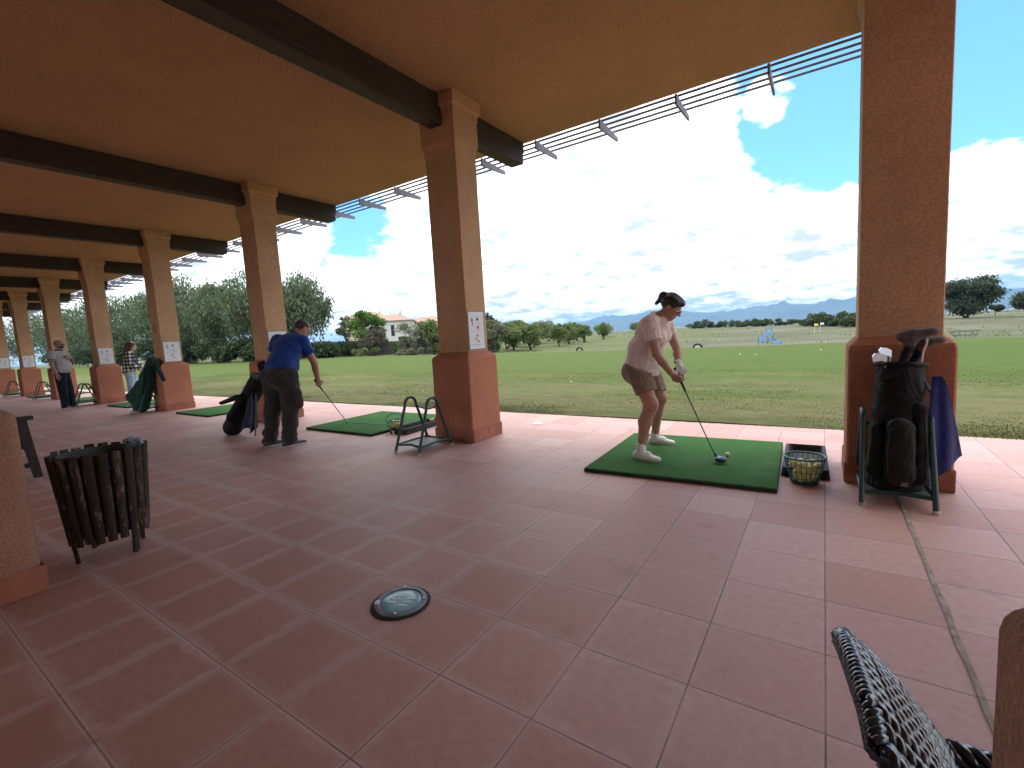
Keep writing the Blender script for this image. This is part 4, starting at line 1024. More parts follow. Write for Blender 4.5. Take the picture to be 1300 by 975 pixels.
hairm = NT('dark brown hair'); k1 = hairm.noise(60, 4, .7, src=hairm.map((1, 1, .25))); hairm.col(hairm.ramp(k1, [(.3, (.010, .006, .005)), (.7, (.035, .02, .016))])); hairm.set(Roughness=.42); hairm.bump(k1, .6, .006); hairm = hairm.m
v, f = net([ell(A(0, -.020, .036), (.086, .102, .092), HM, .02), ell(A(0, .035, .075), (.072, .06, .042), HM, .02), cap(A(0, -.10, .050), A(0, -.125, .050), .030, .034, k=.02), cap(A(0, -.128, .045), A(0, -.135, -.045), .032, .016, k=.03)], .006, fold=folds(.003, 60, 3, (0, 1, 0)), cuts=[], subs=[ell(A(0, .10, -.025), (.072, .078, .085), HM), ell(A(0, .05, -.11), (.085, .11, .085), HM)]); npmesh('hair', v, f, hairm, t, 180)
MB().tube([A(0, -.108, .052)+.031*(math.cos(a)*fr[0]+math.sin(a)*fr[2]) for a in np.linspace(0, 6.283, 17)[:-1]], .008, 6, True).build('hair_tie', plain('tie', (.02, .02, .02), .6), t, 60)
blackp = plain('black plastic', (.015, .015, .015), .25); gls = plain('dark lens', (.02, .022, .025), .05)
face_parts(t, A, HM, .98, plain('silver frame', (.5, .5, .5), .25, .8), gls)
sockm = cloth('white sock', (.78, .78, .80), .06, 300, .3)
for a in (aN, aF): netobj('sock', sockm, t, [cap(a+V3(0, 0, .055), a-V3(0, 0, .04), .043, .046, k=.02)], .006, fold=folds(.0015, 120, 1), cuts=[(a+V3(0, 0, .06), (0, 0, 1))])
shoe(t, (-1.49, 2.600, Z0), (-1.225, 2.545, Z0), white_sh, sole_w); shoe(t, (-1.535, 3.20, Z0), (-1.275, 3.225, Z0), white_sh, sole_w)
club('golf_club', 'dark driver held low by the woman in shorts with its head by the ball', shaft_top, shaft_bot, 'wood', (.85, .30, 0), plain('dark teal club head', (.02, .05, .055), .15, .4), .25)

# ---- man in blue putting
t = thing('person', 'man in a royal blue polo shirt and dark trousers leaning forward to putt', 'person', (-5.88, 1.72, 0))
aN, kN, hN = V3(-5.985, 1.575, .09), V3(-5.985, 1.66, .49), V3(-5.985, 1.705, .90)   # left leg
aF, kF, hF = V3(-5.700, 1.675, .09), V3(-5.725, 1.75, .49), V3(-5.735, 1.765, .90)   # right leg
pel, wai, che, nek = V3(-5.865, 1.735, .93), V3(-5.885, 1.80, 1.06), V3(-5.925, 1.92, 1.24), V3(-5.935, 2.045, 1.41)
sN, eN, wN = V3(-6.13, 1.90, 1.355), V3(-6.27, 1.83, 1.10), V3(-6.24, 1.86, .86)
sF, eF, wF = V3(-5.745, 2.03, 1.33), V3(-5.745, 2.16, 1.035), V3(-5.85, 2.255, .80)
hc = V3(-5.925, 2.15, 1.495); hf = nrm((.06, .80, -.52))
HP, A, fr, HM = head_prims(hc, hf, (0, .55, .8), 1.03); fr_t = nrm((0, .88, -.42))
body = HP+[cap(nek-V3(0, .03, .05), hc-V3(0, .02, .05), .066, .062, k=.03), cap(pel, wai, .17, .17, fr_t, .82, k=.05), cap(wai, che, .17, .175, fr_t, .78, k=.05), cap(che, nek-V3(0, .03, .05), .17, .10, fr_t, .7, k=.05), cap(sN, sF, .06, .06, k=.05),
 cap(sN, eN, .056, .044, k=.02), cap(eN, eN+(wN-eN)*.35, .043, .045, k=.015), cap(eN+(wN-eN)*.35, wN, .045, .029, k=.015),
 cap(sF, eF, .056, .044, k=.02), cap(eF, eF+(wF-eF)*.35, .043, .045, k=.015), cap(eF+(wF-eF)*.35, wF, .045, .029, k=.015),
 cap(hN, kN, .09, .065, k=.03), cap(kN, aN, .06, .04, k=.03), cap(hF, kF, .09, .065, k=.03), cap(kF, aF, .06, .04, k=.03)]
pg, pt = V3(-5.865, 2.215, .80), V3(-6.13, 2.855, .072)
hR = hand(wF, (-.25, .30, -.92), (-.75, .35, .1), 1, .85, th=.3, size=1.05); hL = hand(wN, (.1, .1, -1), (.7, .3, 0), -1, .35, th=.2, size=1.05)
vb, fb = net(body, .009); npmesh('body', *joinm((vb, fb), net(hR, .004), net(hL, .004)), sk_m, t, 180)
blue = cloth('royal blue polo', (.006, .045, .25), .22, 420, .25, .7)
shirt = [cap(pel+V3(0, .01, .06), wai, .205, .205, fr_t, .84, k=.05), cap(wai, che, .205, .205, fr_t, .80, k=.05), cap(che, nek-V3(0, .04, .06), .203, .125, fr_t, .72, k=.05), cap(sN+V3(.03, 0, 0), sF-V3(.03, 0, 0), .078, .078, k=.06), cap(wai+V3(0, .06, -.02), wai+V3(0, .07, .06), .13, .13, k=.07)]
fo = folds(.009, 15, 3.1, (.3, .5, .8))
vA, fA = net(shirt, .009, fold=fo, cuts=[(pel+V3(0, 0, .045), (-.05, -.12, -1)), (nek+V3(0, .01, .012), nek-che)])
vB, fB = net([cap(sN+V3(.03, 0, .01), sN+(eN-sN)*.62, .080, .075, k=.03), cap(sN+V3(.09, .02, 0), sN, .07, .07, k=.05)], .008, fold=folds(.004, 28, 2), cuts=[(sN+(eN-sN)*.52, eN-sN)])
vC, fC = net([cap(sF+V3(-.03, 0, .01), sF+(eF-sF)*.64, .080, .076, k=.03), cap(sF+V3(-.09, -.02, 0), sF, .07, .07, k=.05)], .008, fold=folds(.004, 28, 5), cuts=[(sF+(eF-sF)*.56, eF-sF)])
sh = npmesh('polo_shirt', *joinm((vA, fA), (vB, fB), (vC, fC)), blue, t, 180)
q = MB(); q.tube([nek+V3(0, .012, .004)+.078*(math.cos(a)*V3(1, 0, 0)+math.sin(a)*nrm((0, .8, -.5))) for a in np.linspace(0, 6.283, 25)[:-1]], .013, 8, True, flat=1.9); q.build('collar', blue, sh, 60)
trou = cloth('charcoal trousers', (.036, .031, .031), .2, 380, .3)
tr = [cap(pel+V3(0, 0, -.02), pel+V3(0, .02, .09), .205, .200, fr_t, .80, k=.05), ell(pel+V3(-.09, -.07, -.04), (.125, .12, .13), None, .06), ell(pel+V3(.09, -.07, -.04), (.125, .12, .13), None, .06),
 cap(hN, kN, .128, .100, k=.04), cap(kN, aN+V3(0, 0, -.005), .100, .086, k=.03), cap(hF, kF, .128, .100, k=.04), cap(kF, aF+V3(0, 0, -.005), .100, .086, k=.03)]
fz = folds(.011, 14, 1.1, (.25, .35, .9)); fz2 = folds(.014, 30, 3.0, (.2, .2, .95))
v, f = net(tr, .010, fold=lambda P: fz(P)+fz2(P)*np.exp(-((P[..., 2]-.16)/.13)**2).astype(np.float32), cuts=[(V3(0, 0, .032), (0, 0, -1)), (pel+V3(0, 0, .085), (0, .1, 1))]); to = npmesh('trousers', v, f, trou, t, 180)
bx_ = hF+V3(.118, .03, -.22)
netobj('thigh_pocket', trou, to, [cap(bx_, bx_+V3(.004, .01, -.15), .062, .062, (1, 0, 0), .40, k=.02)], .009, fold=folds(.003, 40, 1))
beltm = plain('black belt', (.012, .011, .011), .45)
MB().tube([pel+V3(0, .015, .075)+.207*math.cos(a)*V3(1, 0, 0)+.172*math.sin(a)*nrm((0, .98, .1)) for a in np.linspace(0, 6.283, 41)[:-1]], .010, 6, True, flat=1.9).build('belt', beltm, t, 60)
shm = NT('salt and pepper short hair'); k1 = shm.noise(220, 3, .7); shm.col(shm.ramp(k1, [(.35, (.012, .010, .010)), (.75, (.10, .09, .085))])); shm.set(Roughness=.7); shm.bump(k1, .6, .006); shm = shm.m
v, f = net([ell(A(0, -.020, .034), (.084, .098, .087), HM, .02)], .006, fold=folds(.001, 90, 2), subs=[ell(A(0, .105, .02), (.10, .085, .10), HM), ell(A(0, .04, -.10), (.10, .10, .10), HM), ell(A(0, .01, .125), (.05, .075, .032), HM)]); npmesh('hair', v, f, shm, t, 180)
face_parts(t, A, HM, 1.03, blackp, gls)
gsh = cloth('grey trainers', (.075, .075, .078), .2, 260, .2)
shoe(t, (-5.985, 1.49, 0), (-5.945, 1.785, 0), gsh, sole_w, .048); shoe(t, (-5.705, 1.585, 0), (-5.660, 1.88, 0), gsh, sole_w, .048)
club('golf_club', 'black putter in the right hand of the man in the blue shirt', pg, pt, 'putter', (-.75, .55, 0), plain('black putter', (.015, .015, .016), .3, .4), .25)
MB().tube([(-6.10, 2.93, .048), (-5.02, 2.97, .055)], .0055, 8).build('alignment_stick', plain('pale green rod', (.16, .42, .30), .4, var=.08)); o = bpy.data.objects['alignment_stick']; tag(o, 'pale green rod lying across the mat from the putter to the basket', 'rod')

# ---- bearded man standing further along
t = thing('person', 'bald bearded man in sunglasses and a pale grey polo with one hand on his chest', 'person', (-16.78, 1.97, 0))
F3 = nrm((.66, .75, 0)); R3 = nrm(np.cross(F3, (0, 0, 1)))      # facing, his right
O = V3(-16.78, 1.965, 0); L = lambda r_, f_, z: O+R3*r_+F3*f_+V3(0, 0, z)
pel, wai, che, nek = L(0, 0, .96), L(0, .03, 1.10), L(0, .01, 1.33), L(0, -.01, 1.545)
sR, eR, wR = L(.215, -.02, 1.475), L(.275, -.04, 1.19), L(.255, .03, .93)
sL, eL, wL = L(-.215, -.01, 1.475), L(-.25, .12, 1.24), L(-.03, .24, 1.335)
hc = L(0, .025, 1.70); hf = nrm(F3+R3*-.05+V3(0, 0, -.02)); HP, A, fr, HM = head_prims(hc, hf, (0, 0, 1), 1.04)
body = HP+[cap(nek-V3(0, 0, .05), hc-V3(0, 0, .06), .068, .064, k=.03), cap(pel, che, .17, .175, F3, .75, k=.05), cap(che, nek-V3(0, 0, .06), .17, .09, F3, .7, k=.05), cap(sR, sL, .06, .06, k=.05),
 cap(sR, eR, .058, .046, k=.02), cap(eR, wR, .046, .030, k=.02), cap(sL, eL, .058, .046, k=.02), cap(eL, wL, .046, .030, k=.02), cap(L(.1, 0, .92), L(.105, .02, .1), .085, .04, k=.02), cap(L(-.1, 0, .92), L(-.12, .04, .1), .085, .04, k=.02)]
npmesh('body', *joinm(net(body, .011), net(hand(wR, (0, .05, -1), -R3, 1, .4, size=1.05), .005), net(hand(wL, nrm(R3*.9-F3*.25+V3(0, 0, .25)), -F3, -1, .2, size=1.05), .005)), skinmat('tattooed tanned skin', (.30, .17, .125)), t, 180)
grey = cloth('pale grey polo', (.40, .385, .37), .08, 400, .25)
tor = [cap(pel+V3(0, 0, .04), wai, .195, .195, F3, .86, k=.05), cap(wai, che, .20, .205, F3, .80, k=.05), cap(che, nek-V3(0, 0, .06), .20, .11, F3, .72, k=.05), cap(sR, sL, .075, .075, k=.06), cap(L(0, .10, 1.10), L(0, .09, 1.16), .12, .12, k=.07)]
vA, fA = net(tor, .011, fold=folds(.006, 15, 2.), cuts=[(L(0, 0, .955), (0, 0, -1)), (nek, (0, 0, 1))])
vB, fB = net([cap(sR, sR+(eR-sR)*.62, .078, .074, k=.03), cap(sR-R3*.08, sR, .07, .07, k=.04)], .009, cuts=[(sR+(eR-sR)*.56, eR-sR)]); vC, fC = net([cap(sL, sL+(eL-sL)*.62, .078, .074, k=.03), cap(sL+R3*.08, sL, .07, .07, k=.04)], .009, cuts=[(sL+(eL-sL)*.56, eL-sL)])
sh = npmesh('polo_shirt', *joinm((vA, fA), (vB, fB), (vC, fC)), grey, t, 180)
navy = cloth('navy trousers', (.006, .008, .020), .25, 380, .3)
q = MB(); q.tube([nek+V3(0, 0, .0)+.078*(math.cos(a)*F3+math.sin(a)*R3) for a in np.linspace(0, 6.283, 21)[:-1]], .016, 8, True, flat=1.5); q.build('collar', navy, sh, 60)
for s_, e_ in ((sR, eR), (sL, eL)):
    d_ = nrm(e_-s_); p_ = s_+(e_-s_)*.55; u_ = nrm(np.cross(d_, F3)); w_ = np.cross(d_, u_)
    MB().tube([p_+.077*(math.cos(a)*u_+math.sin(a)*w_) for a in np.linspace(0, 6.283, 17)[:-1]], .006, 6, True).build('sleeve_trim', navy, sh, 60)
v, f = net([cap(pel-V3(0, 0, .02), pel+V3(0, 0, .07), .185, .185, F3, .8, k=.05), cap(L(.1, 0, .90), L(.105, .02, .50), .115, .095, k=.04), cap(L(.105, .02, .50), L(.105, .02, .05), .095, .08, k=.03), cap(L(-.1, 0, .90), L(-.115, .03, .50), .115, .095, k=.04), cap(L(-.115, .03, .50), L(-.12, .05, .05), .095, .08, k=.03)], .012, fold=folds(.006, 14, 5), cuts=[(V3(0, 0, .03), (0, 0, -1)), (pel+V3(0, 0, .06), (0, 0, 1))]); npmesh('trousers', v, f, navy, t, 180)
v, f = net([ell(A(0, .030, -.055), (.066, .068, .062), HM, .02)], .006, subs=[ell(A(0, .05, .02), (.12, .14, .045), HM), ell(A(0, .105, -.040), (.03, .025, .012), HM)]); npmesh('beard', v, f, plain('dark beard', (.025, .017, .014), .8, scale=80, var=.5, bump=.5), t, 180)
face_parts(t, A, HM, 1.04, blackp, gls)
bsh = cloth('taupe trainers', (.16, .13, .12), .15, 260, .2)
for s_ in (1, -1):
    h_ = L(.105*s_, -.06+.02*(s_ < 0), 0); shoe(t, h_, h_+F3*.29+R3*.02*s_, bsh, sole_w, .05)

# ---- woman in a checked shirt
t = thing('person', 'woman in a black and white checked shirt and light jeans beside the green bag', 'person', (-15.85, 3.15, .038))
F4 = nrm((.45, .90, 0)); R4 = nrm(np.cross(F4, (0, 0, 1))); O = V3(-15.83, 3.13, .036); L = lambda r_, f_, z: O+R4*r_+F4*f_+V3(0, 0, z)
pel, wai, che, nek = L(0, -.02, .88), L(0, .01, 1.02), L(0, .05, 1.22), L(0, .08, 1.39)
sR, eR, wR = L(.17, .06, 1.32), L(.22, .08, 1.05), L(.05, .25, .86)
sL, eL, wL = L(-.17, .06, 1.32), L(-.20, .16, 1.06), L(-.03, .28, .89)
hc = L(0, .12, 1.52); HP, A, fr, HM = head_prims(hc, nrm(F4+V3(0, 0, -.15)), (0, 0, 1), .97)
body = HP+[cap(nek-V3(0, 0, .04), hc-V3(0, 0, .05), .052, .05, k=.03), cap(pel, che, .14, .135, F4, .75, k=.05), cap(sR, sL, .05, .05, k=.05), cap(sR, eR, .045, .036, k=.02), cap(eR, wR, .036, .025, k=.02), cap(sL, eL, .045, .036, k=.02), cap(eL, wL, .036, .025, k=.02), cap(L(.09, 0, .85), L(.12, 0, .1), .08, .038, k=.02), cap(L(-.09, 0, .85), L(-.14, .05, .1), .08, .038, k=.02)]
npmesh('body', *joinm(net(body, .011), net(hand(wR, nrm(-R4*.3+F4*.3+V3(0, 0, -.9)), -R4, 1, .8), .005), net(hand(wL, nrm(R4*.3+F4*.2+V3(0, 0, -.9)), R4, -1, .8), .005)), sk_p, t, 180)
m = NT('checked flannel'); sp3 = m.n('SeparateXYZ'); m.l(m.pos(), sp3.inputs[0])
def bands(o, f_, ph): return m.range(m.math('SINE', m.math('ADD', m.math('MULTIPLY', o, f_), ph)), -.15, .15)
hx = m.math('ADD', m.math('MULTIPLY', sp3.outputs[0], .6), sp3.outputs[1])
b1_, b2_ = bands(sp3.outputs[2], 66, 0.), bands(hx, 62, .6)
m.col(m.ramp(m.math('MULTIPLY', m.math('ADD', b1_, b2_), .5), [(.2, (.012, .012, .016)), (.5, (.13, .125, .125)), (.9, (.62, .60, .57))])); m.set(Roughness=.9)
sh = npmesh('checked_shirt', *joinm(net([cap(pel+V3(0, 0, -.04), wai, .185, .170, F4, .80, k=.05), cap(wai, che, .170, .165, F4, .8, k=.05), cap(che, nek-V3(0, 0, .05), .165, .09, F4, .75, k=.05), cap(sR, sL, .072, .072, k=.05)], .010, fold=folds(.007, 16, 2), cuts=[(L(0, 0, .80), (0, 0, -1)), (nek-V3(0, 0, .01), (0, 0, 1))]),
  net([cap(sR, eR, .074, .064, k=.03), cap(eR, wR, .064, .05, k=.03)], .009, fold=folds(.005, 30, 3), cuts=[(eR+(wR-eR)*.86, wR-eR)]), net([cap(sL, eL, .074, .064, k=.03), cap(eL, wL, .064, .05, k=.03)], .009, fold=folds(.005, 30, 1), cuts=[(eL+(wL-eL)*.86, wL-eL)])), m.m, t, 180)
netobj('top', cloth('dark top', (.015, .016, .03), .2), t, [cap(che+F4*.10+V3(0, 0, .02), wai+F4*.12, .075, .07, F4, .7, k=.03)], .010)
jeans = cloth('light blue jeans', (.33, .40, .55), .12, 380, .3)
v, f = net([cap(pel-V3(0, 0, .04), pel, .165, .16, F4, .8, k=.05), cap(L(.09, 0, .82), L(.11, .01, .45), .10, .085, k=.03), cap(L(.11, .01, .45), L(.12, 0, .05), .085, .082, k=.03), cap(L(-.09, 0, .82), L(-.12, .04, .45), .10, .085, k=.03), cap(L(-.12, .04, .45), L(-.14, .05, .05), .085, .082, k=.03)], .012, fold=folds(.006, 18, 5), cuts=[(L(0, 0, .02), (0, 0, -1))]); npmesh('jeans', v, f, jeans, t, 180)
hb = plain('reddish brown hair', (.075, .026, .018), .5, scale=70, var=.4, bump=.4)
v, f = net([ell(A(0, -.022, .034), (.088, .104, .094), HM, .02), cap(A(.0, -.09, .0), A(.03, -.15, -.24), .075, .045, fr[0], 1.2, k=.04), cap(A(.07, -.02, -.02), A(.075, -.06, -.20), .03, .022, k=.03)], .007, fold=folds(.004, 50, 3), subs=[ell(A(0, .105, -.03), (.066, .075, .085), HM)]); npmesh('hair', v, f, hb, t, 180)
face_parts(t, A, HM, .97)
q = MB()
for e in (-1, 1): q.sphere(A(e*.036, .052, .112), .027, 12, (1, .35, .8))
q.tube([A(x, -.02+.075*math.cos(x*18), .108) for x in np.linspace(-.085, .085, 9)], .005, 6); q.build('sunglasses', plain('mirrored glasses', (.6, .62, .66), .1, .6), t, 60)
for s_, oo in ((1, 0), (-1, .05)):
    h_ = L(.12*s_, -.09+oo, 0); shoe(t, h_, h_+F4*.25+R4*.02*s_, white_sh, sole_w, .042)
club('golf_club', 'thin golf club in front of the woman in the checked shirt', tuple(L(0.01, .27, .90)), tuple(L(.02, .55, .05)), 'putter', tuple(F4), chrome, .2, shaftmat=chrome)
# ---------------------------------------------------------------- trees
bark = plain('grey brown bark', (.10, .075, .055), .95, var=.35, scale=3, bump=.6, bscale=14)
bark_d = plain('dark bark', (.045, .035, .028), .95, var=.35, scale=3, bump=.6, bscale=14)
LF = {'pepper': leafmat('grey green drooping leaves', (.034, .052, .026), (.155, .205, .115), .33), 'fresh': leafmat('fresh green leaves', (.035, .075, .012), (.13, .24, .045), .6),
      'olive': leafmat('olive green leaves', (.060, .070, .042), (.20, .215, .135), .6), 'orchard': leafmat('orchard green leaves', (.060, .095, .028), (.20, .26, .09), .5),
      'dark': leafmat('dark evergreen leaves', (.016, .032, .014), (.075, .11, .048), .5), 'pine': leafmat('pine needles', (.018, .030, .018), (.075, .10, .055), .3), 'grey': leafmat('sparse grey shrub twigs', (.05, .045, .035), (.16, .15, .12), .5)}
def leaves(P, N, L, Wd, hang, rs):
    """one quad per leaf cluster: centres P, outward N; hang 0..1 turns them to droop"""
    n = len(P); d = rs.normal(size=(n, 3))*(1-hang*.75)+N*.35*(1-hang)+np.array([0, 0, -1.6*hang]); d /= np.linalg.norm(d, axis=1, keepdims=True)
    s = np.cross(d, rs.normal(size=(n, 3))); s /= np.linalg.norm(s, axis=1, keepdims=True)
    l = L*rs.uniform(.55, 1.3, n)[:, None]; w_ = Wd*rs.uniform(.6, 1.3, n)[:, None]
    nn = np.cross(d, s)*l*.16*rs.uniform(-1, 1, n)[:, None]
    q = np.stack([P-d*l*.5, P+s*w_*.5+nn, P+d*l*.5, P-s*w_*.5+nn], 1)
    return q.reshape(-1, 3), np.arange(4*n).reshape(-1, 4)
def tree(name, label, x, y, H, Wd, leaf, kind='round', seed=0, n=6000, group=None, cat='tree', bk=None, ls=.30, trunk_h=None, z=None, lean=(0, 0)):
    rs = np.random.default_rng(seed); z0 = float(ter(x, y)) if z is None else z
    z0 -= .06
    t = thing(name, label, cat, (x, y, z0), group); r_t = max(.05, H*.028)
    th = trunk_h if trunk_h is not None else H*.26
    lobes = []
    nl = {'round': 20, 'weep': 34, 'spread': 26, 'cyp': 10, 'bush': 13}[kind]
    for k in range(nl):
        u = rs.normal(size=3); u /= np.linalg.norm(u)
        r = rs.uniform(.35, 1)**.6
        c = np.array([u[0]*r*Wd*.36, u[1]*r*Wd*.36, th+(H-th)*(.48+.40*u[2]*r)])
        rad = Wd*rs.uniform(.11, .22)*np.array([1, 1, .75])
        if kind == 'weep': rad = Wd*rs.uniform(.10, .20)*np.array([1, 1, .8]); c[2] = th*.55+(H-th*.55)*(.50+.40*u[2]*r)
        if kind == 'spread': c[2] = H*(.62+.27*u[2]*r*(1-.35*r)); c[:2] *= 1.15; rad = Wd*rs.uniform(.09, .17)*np.array([1, 1, .55])
        if kind == 'cyp': c = np.array([rs.normal()*Wd*.12, rs.normal()*Wd*.12, H*(.12+.8*k/nl)]); rad = np.array([Wd*.36*(1-.75*(k/nl)**1.5), Wd*.36*(1-.75*(k/nl)**1.5), H*.14])
        if kind == 'bush': c[2] = H*(.40+.30*u[2]*r); rad = Wd*rs.uniform(.14, .26)*np.array([1, 1, .8*min(1, H/Wd*1.3)])
        c[:2] += np.array(lean)*(c[2]/H)
        lobes.append((c, np.minimum(rad, H*.3)))
    org = np.array([x, y, z0]); q = MB()
    nt_ = 1 if kind in ('cyp', 'spread') else rs.integers(1, 4)
    for k in range(nt_):
        a = rs.uniform(0, 6.28); o = np.array([math.cos(a), math.sin(a), 0])*r_t*1.1*(nt_ > 1)
        e = np.array([math.cos(a)*Wd*.08+lean[0]*.3, math.sin(a)*Wd*.08+lean[1]*.3, th*1.15])
        mid = (o+e)/2+rs.normal(size=3)*[r_t*.8, r_t*.8, 0]
        q.tube([org+o-[0, 0, .1], org+o*.9+[0, 0, th*.12], org+mid, org+e], [r_t*1.5, r_t*1.05, r_t*.85, r_t*.6], 8)
        for j in range(7 if kind != 'cyp' else 2):
            c, _ = lobes[rs.integers(nl)]; m_ = e+(c-e)*.5+rs.normal(size=3)*Wd*.03+[0, 0, H*.03]
            q.tube([org+e-[0, 0, th*.25*rs.uniform()], org+m_, org+c], [r_t*.5, r_t*.28, r_t*.07], 6)
    q.build('trunk', bk or bark, t, 60)
    Ps, Ns = [], []
    per = n//nl
    for c, rad in lobes:
        u = rs.normal(size=(per, 3)); u /= np.linalg.norm(u, axis=1, keepdims=True)
        rr = rs.uniform(.25, 1.0, per)[:, None]**.45*(1+.16*rs.normal(size=(per, 1)))
        P = c+u*rad*rr
        if kind == 'weep':
            st = rs.uniform(size=per) < .45; P[st, 2] -= rs.uniform(0, 1, st.sum())**1.4*H*.16
        Ps.append(P); Ns.append(u)
    P = np.concatenate(Ps); N = np.concatenate(Ns); ok = P[:, 2] > .12*ls; P, N = P[ok], N[ok]
    v, f = leaves(P+org, N, ls, ls*(.34 if kind == 'weep' else .55), .75 if kind == 'weep' else (.1 if kind != 'cyp' else .0), rs)
    npmesh('crown', v, f, LF[leaf], t); return t
G1 = 'tall pepper trees along the edge of the lawn'
for k, (x, y, H, wd, lb, n) in enumerate(((-181, 30, 15.5, 20, 'distant pepper tree far down the lawn edge past the last pillars', 4500), (-147, 29, 15.5, 17, 'pepper tree between the last pillars behind the bearded man', 5500), (-126, 30, 14, 15, 'pepper tree rising behind the bearded man', 5500),
      (-110, 29, 14.0, 15, 'pepper tree behind the woman in the checked shirt', 7000), (-93, 31, 13.2, 12, 'greyish pepper tree just past the pillar with the green bag', 7000), (-75.5, 28, 12.8, 12.5, 'broad pepper tree with an open crown, tallest between two pillars', 10000), (-66, 28.5, 11.6, 10, 'pepper tree pressed against its taller neighbour left of the man in blue', 9000), (-58, 29, 11.4, 9, 'pepper tree hidden in part by the second pillar', 8000), (-49.5, 28.5, 9.6, 9.5, 'pepper tree directly behind the head of the man in blue', 11000))):
    tree('pepper_tree', lb, x, y, H, wd, 'pepper', 'weep', 20+k, n, G1, ls=.48 if x > -80 else .62, z=0)
G2 = 'dark shrubs under the pepper trees'
for k, (x, y, H, wd, lb) in enumerate(((-133, 26.5, 4.6, 9, 'dark shrub far down the lawn edge behind the bearded man'), (-112, 27, 4.6, 9, 'dark shrub behind the legs of the checked shirt'), (-92, 26, 5.0, 9, 'dark shrub at the foot of the greyish pepper tree'), (-78, 25.6, 5.2, 7, 'dark glossy shrub under the open crowned pepper tree'), (-71.0, 25.6, 4.4, 6, 'dark shrub between the trunks near the second pillar'), (-62.5, 26, 3.6, 6.5, 'round dark shrub left of the man in blue'), (-55, 26.6, 3.6, 6, 'dark shrub hidden by the man in blue'), (-45.5, 29.2, 2.6, 4, 'low dark shrub right of the man in blue'))):
    tree('shrub', lb, x, y, H, wd, 'dark', 'bush', 60+k, 4200, G2, 'shrub', ls=.42, trunk_h=.3, z=0)
tree('young_tree', 'bright green tree in front of the white house', -43.6, 33.8, 5.7, 4.6, 'fresh', 'round', 81, 6500, ls=.26, trunk_h=1.2, bk=bark_d)
tree('young_tree', 'thin bluish tree in the gap before the bright green tree', -48.5, 34.5, 5.2, 2.6, 'olive', 'round', 82, 1500, ls=.26, trunk_h=1.4)
tree('bare_tree', 'leaning grey bushy tree with a dark trunk below the bright green one', -41.6, 32.6, 3.2, 3.4, 'grey', 'round', 83, 2600, ls=.20, trunk_h=.9, bk=bark_d, lean=(.6, 0))
tree('sapling', 'pale sparse sapling in front of the white house front', -38.6, 35, 3.9, 3.2, 'olive', 'round', 84, 1700, ls=.2, trunk_h=.7)
tree('sapling', 'small green sapling at the fence foot below the two houses', -38.9, 33.4, 1.7, 1.0, 'fresh', 'round', 85, 900, ls=.18, trunk_h=.3)
tree('young_tree', 'green tree in front of the second house, partly behind the nearest full pillar', -35.0, 35.5, 3.9, 3.2, 'orchard', 'round', 86, 3600, ls=.24, trunk_h=1.0, bk=bark_d)
for k, (x, y, H, wd) in enumerate(((-36.6, 44.5, 4.6, 2.4), (-35.4, 45.5, 4.9, 2.2), (-34.0, 45.0, 4.6, 2.2))):
    tree('cypress', ('dark upright conifer at the pillar edge', 'tallest dark upright conifer beside the white poster', 'dark upright conifer nearest the olive tree')[k], x, y, H, wd, 'dark', 'cyp', 90+k, 3200, 'upright conifers beyond the poster', ls=.26, trunk_h=.4, bk=bark_d)
tree('olive_tree', 'grey green olive tree with twin trunks right of the white poster', -29.8, 38.5, 3.9, 4.2, 'olive', 'round', 95, 6500, ls=.22, trunk_h=1.0, bk=bark_d)
G3 = 'orchard trees at the edge of the range'
orch = ((-33.2, 48, 3.8, 3.0, 'orchard tree standing next to the olive tree'), (-31.7, 50, 3.7, 2.9, 'second orchard tree from the olive tree, with a dark trunk'), (-34.6, 55.5, 3.9, 3.0, 'orchard tree behind the gap of the front pair'), (-32.8, 60, 3.6, 2.8, 'orchard tree with an open round crown in mid row'), (-34.0, 65.5, 3.7, 2.6, 'orchard tree one back from the open round one'), (-33.9, 71, 3.4, 2.5, 'smaller orchard tree towards the end of the row'), (-37.5, 76, 3.4, 2.8, 'orchard tree in the second row towards the hills'), (-35.8, 84, 3.6, 2.2, 'last orchard tree standing apart at the row end'), (-41, 63, 4.2, 3.2, 'taller orchard tree at the back with a thin top'), (-42.5, 100, 3.4, 4.4, 'lone double crowned tree on the rise past the orchard'), (-45, 130, 3.0, 3.6, 'small lone tree near the shoulder of the woman in shorts'),
  (-36.2, 51, 4.3, 3.6, 'fuller orchard tree filling the gap behind the olive tree'), (-38.5, 57, 4.3, 3.8, 'orchard tree in the second row with a wide crown'), (-39.5, 66, 4.0, 3.8, 'orchard tree deep in the row with a merged crown'), (-37.0, 70, 3.6, 3.2, 'orchard tree half hidden by the open round one'), (-42.5, 74, 4.0, 4.0, 'orchard tree far back in the row before the hills'), (-41.0, 82, 3.6, 3.6, 'hindmost orchard tree before the hill foot'))
for k, (x, y, H, wd, lb) in enumerate(orch): tree('orchard_tree', lb, x, y, H, wd*1.2, 'orchard', 'round', 100+k, 2600, G3, ls=.30, trunk_h=H*.13, bk=bark_d)
tree('undergrowth', 'weedy green bushes at the lawn edge under the olive tree', -29.8, 33.6, 1.0, 5.5, 'orchard', 'bush', 120, 1800, None, 'bush', ls=.2, trunk_h=.1)
tree('undergrowth', 'weedy green bushes along the fence foot below the white house', -41.5, 32.4, 1.2, 6.5, 'orchard', 'bush', 121, 2400, None, 'bush', ls=.2, trunk_h=.1)
tree('undergrowth', 'weedy bushes by the fence in front of the second house', -36.0, 33.4, 1.1, 5.5, 'olive', 'bush', 122, 2000, None, 'bush', ls=.2, trunk_h=.1)
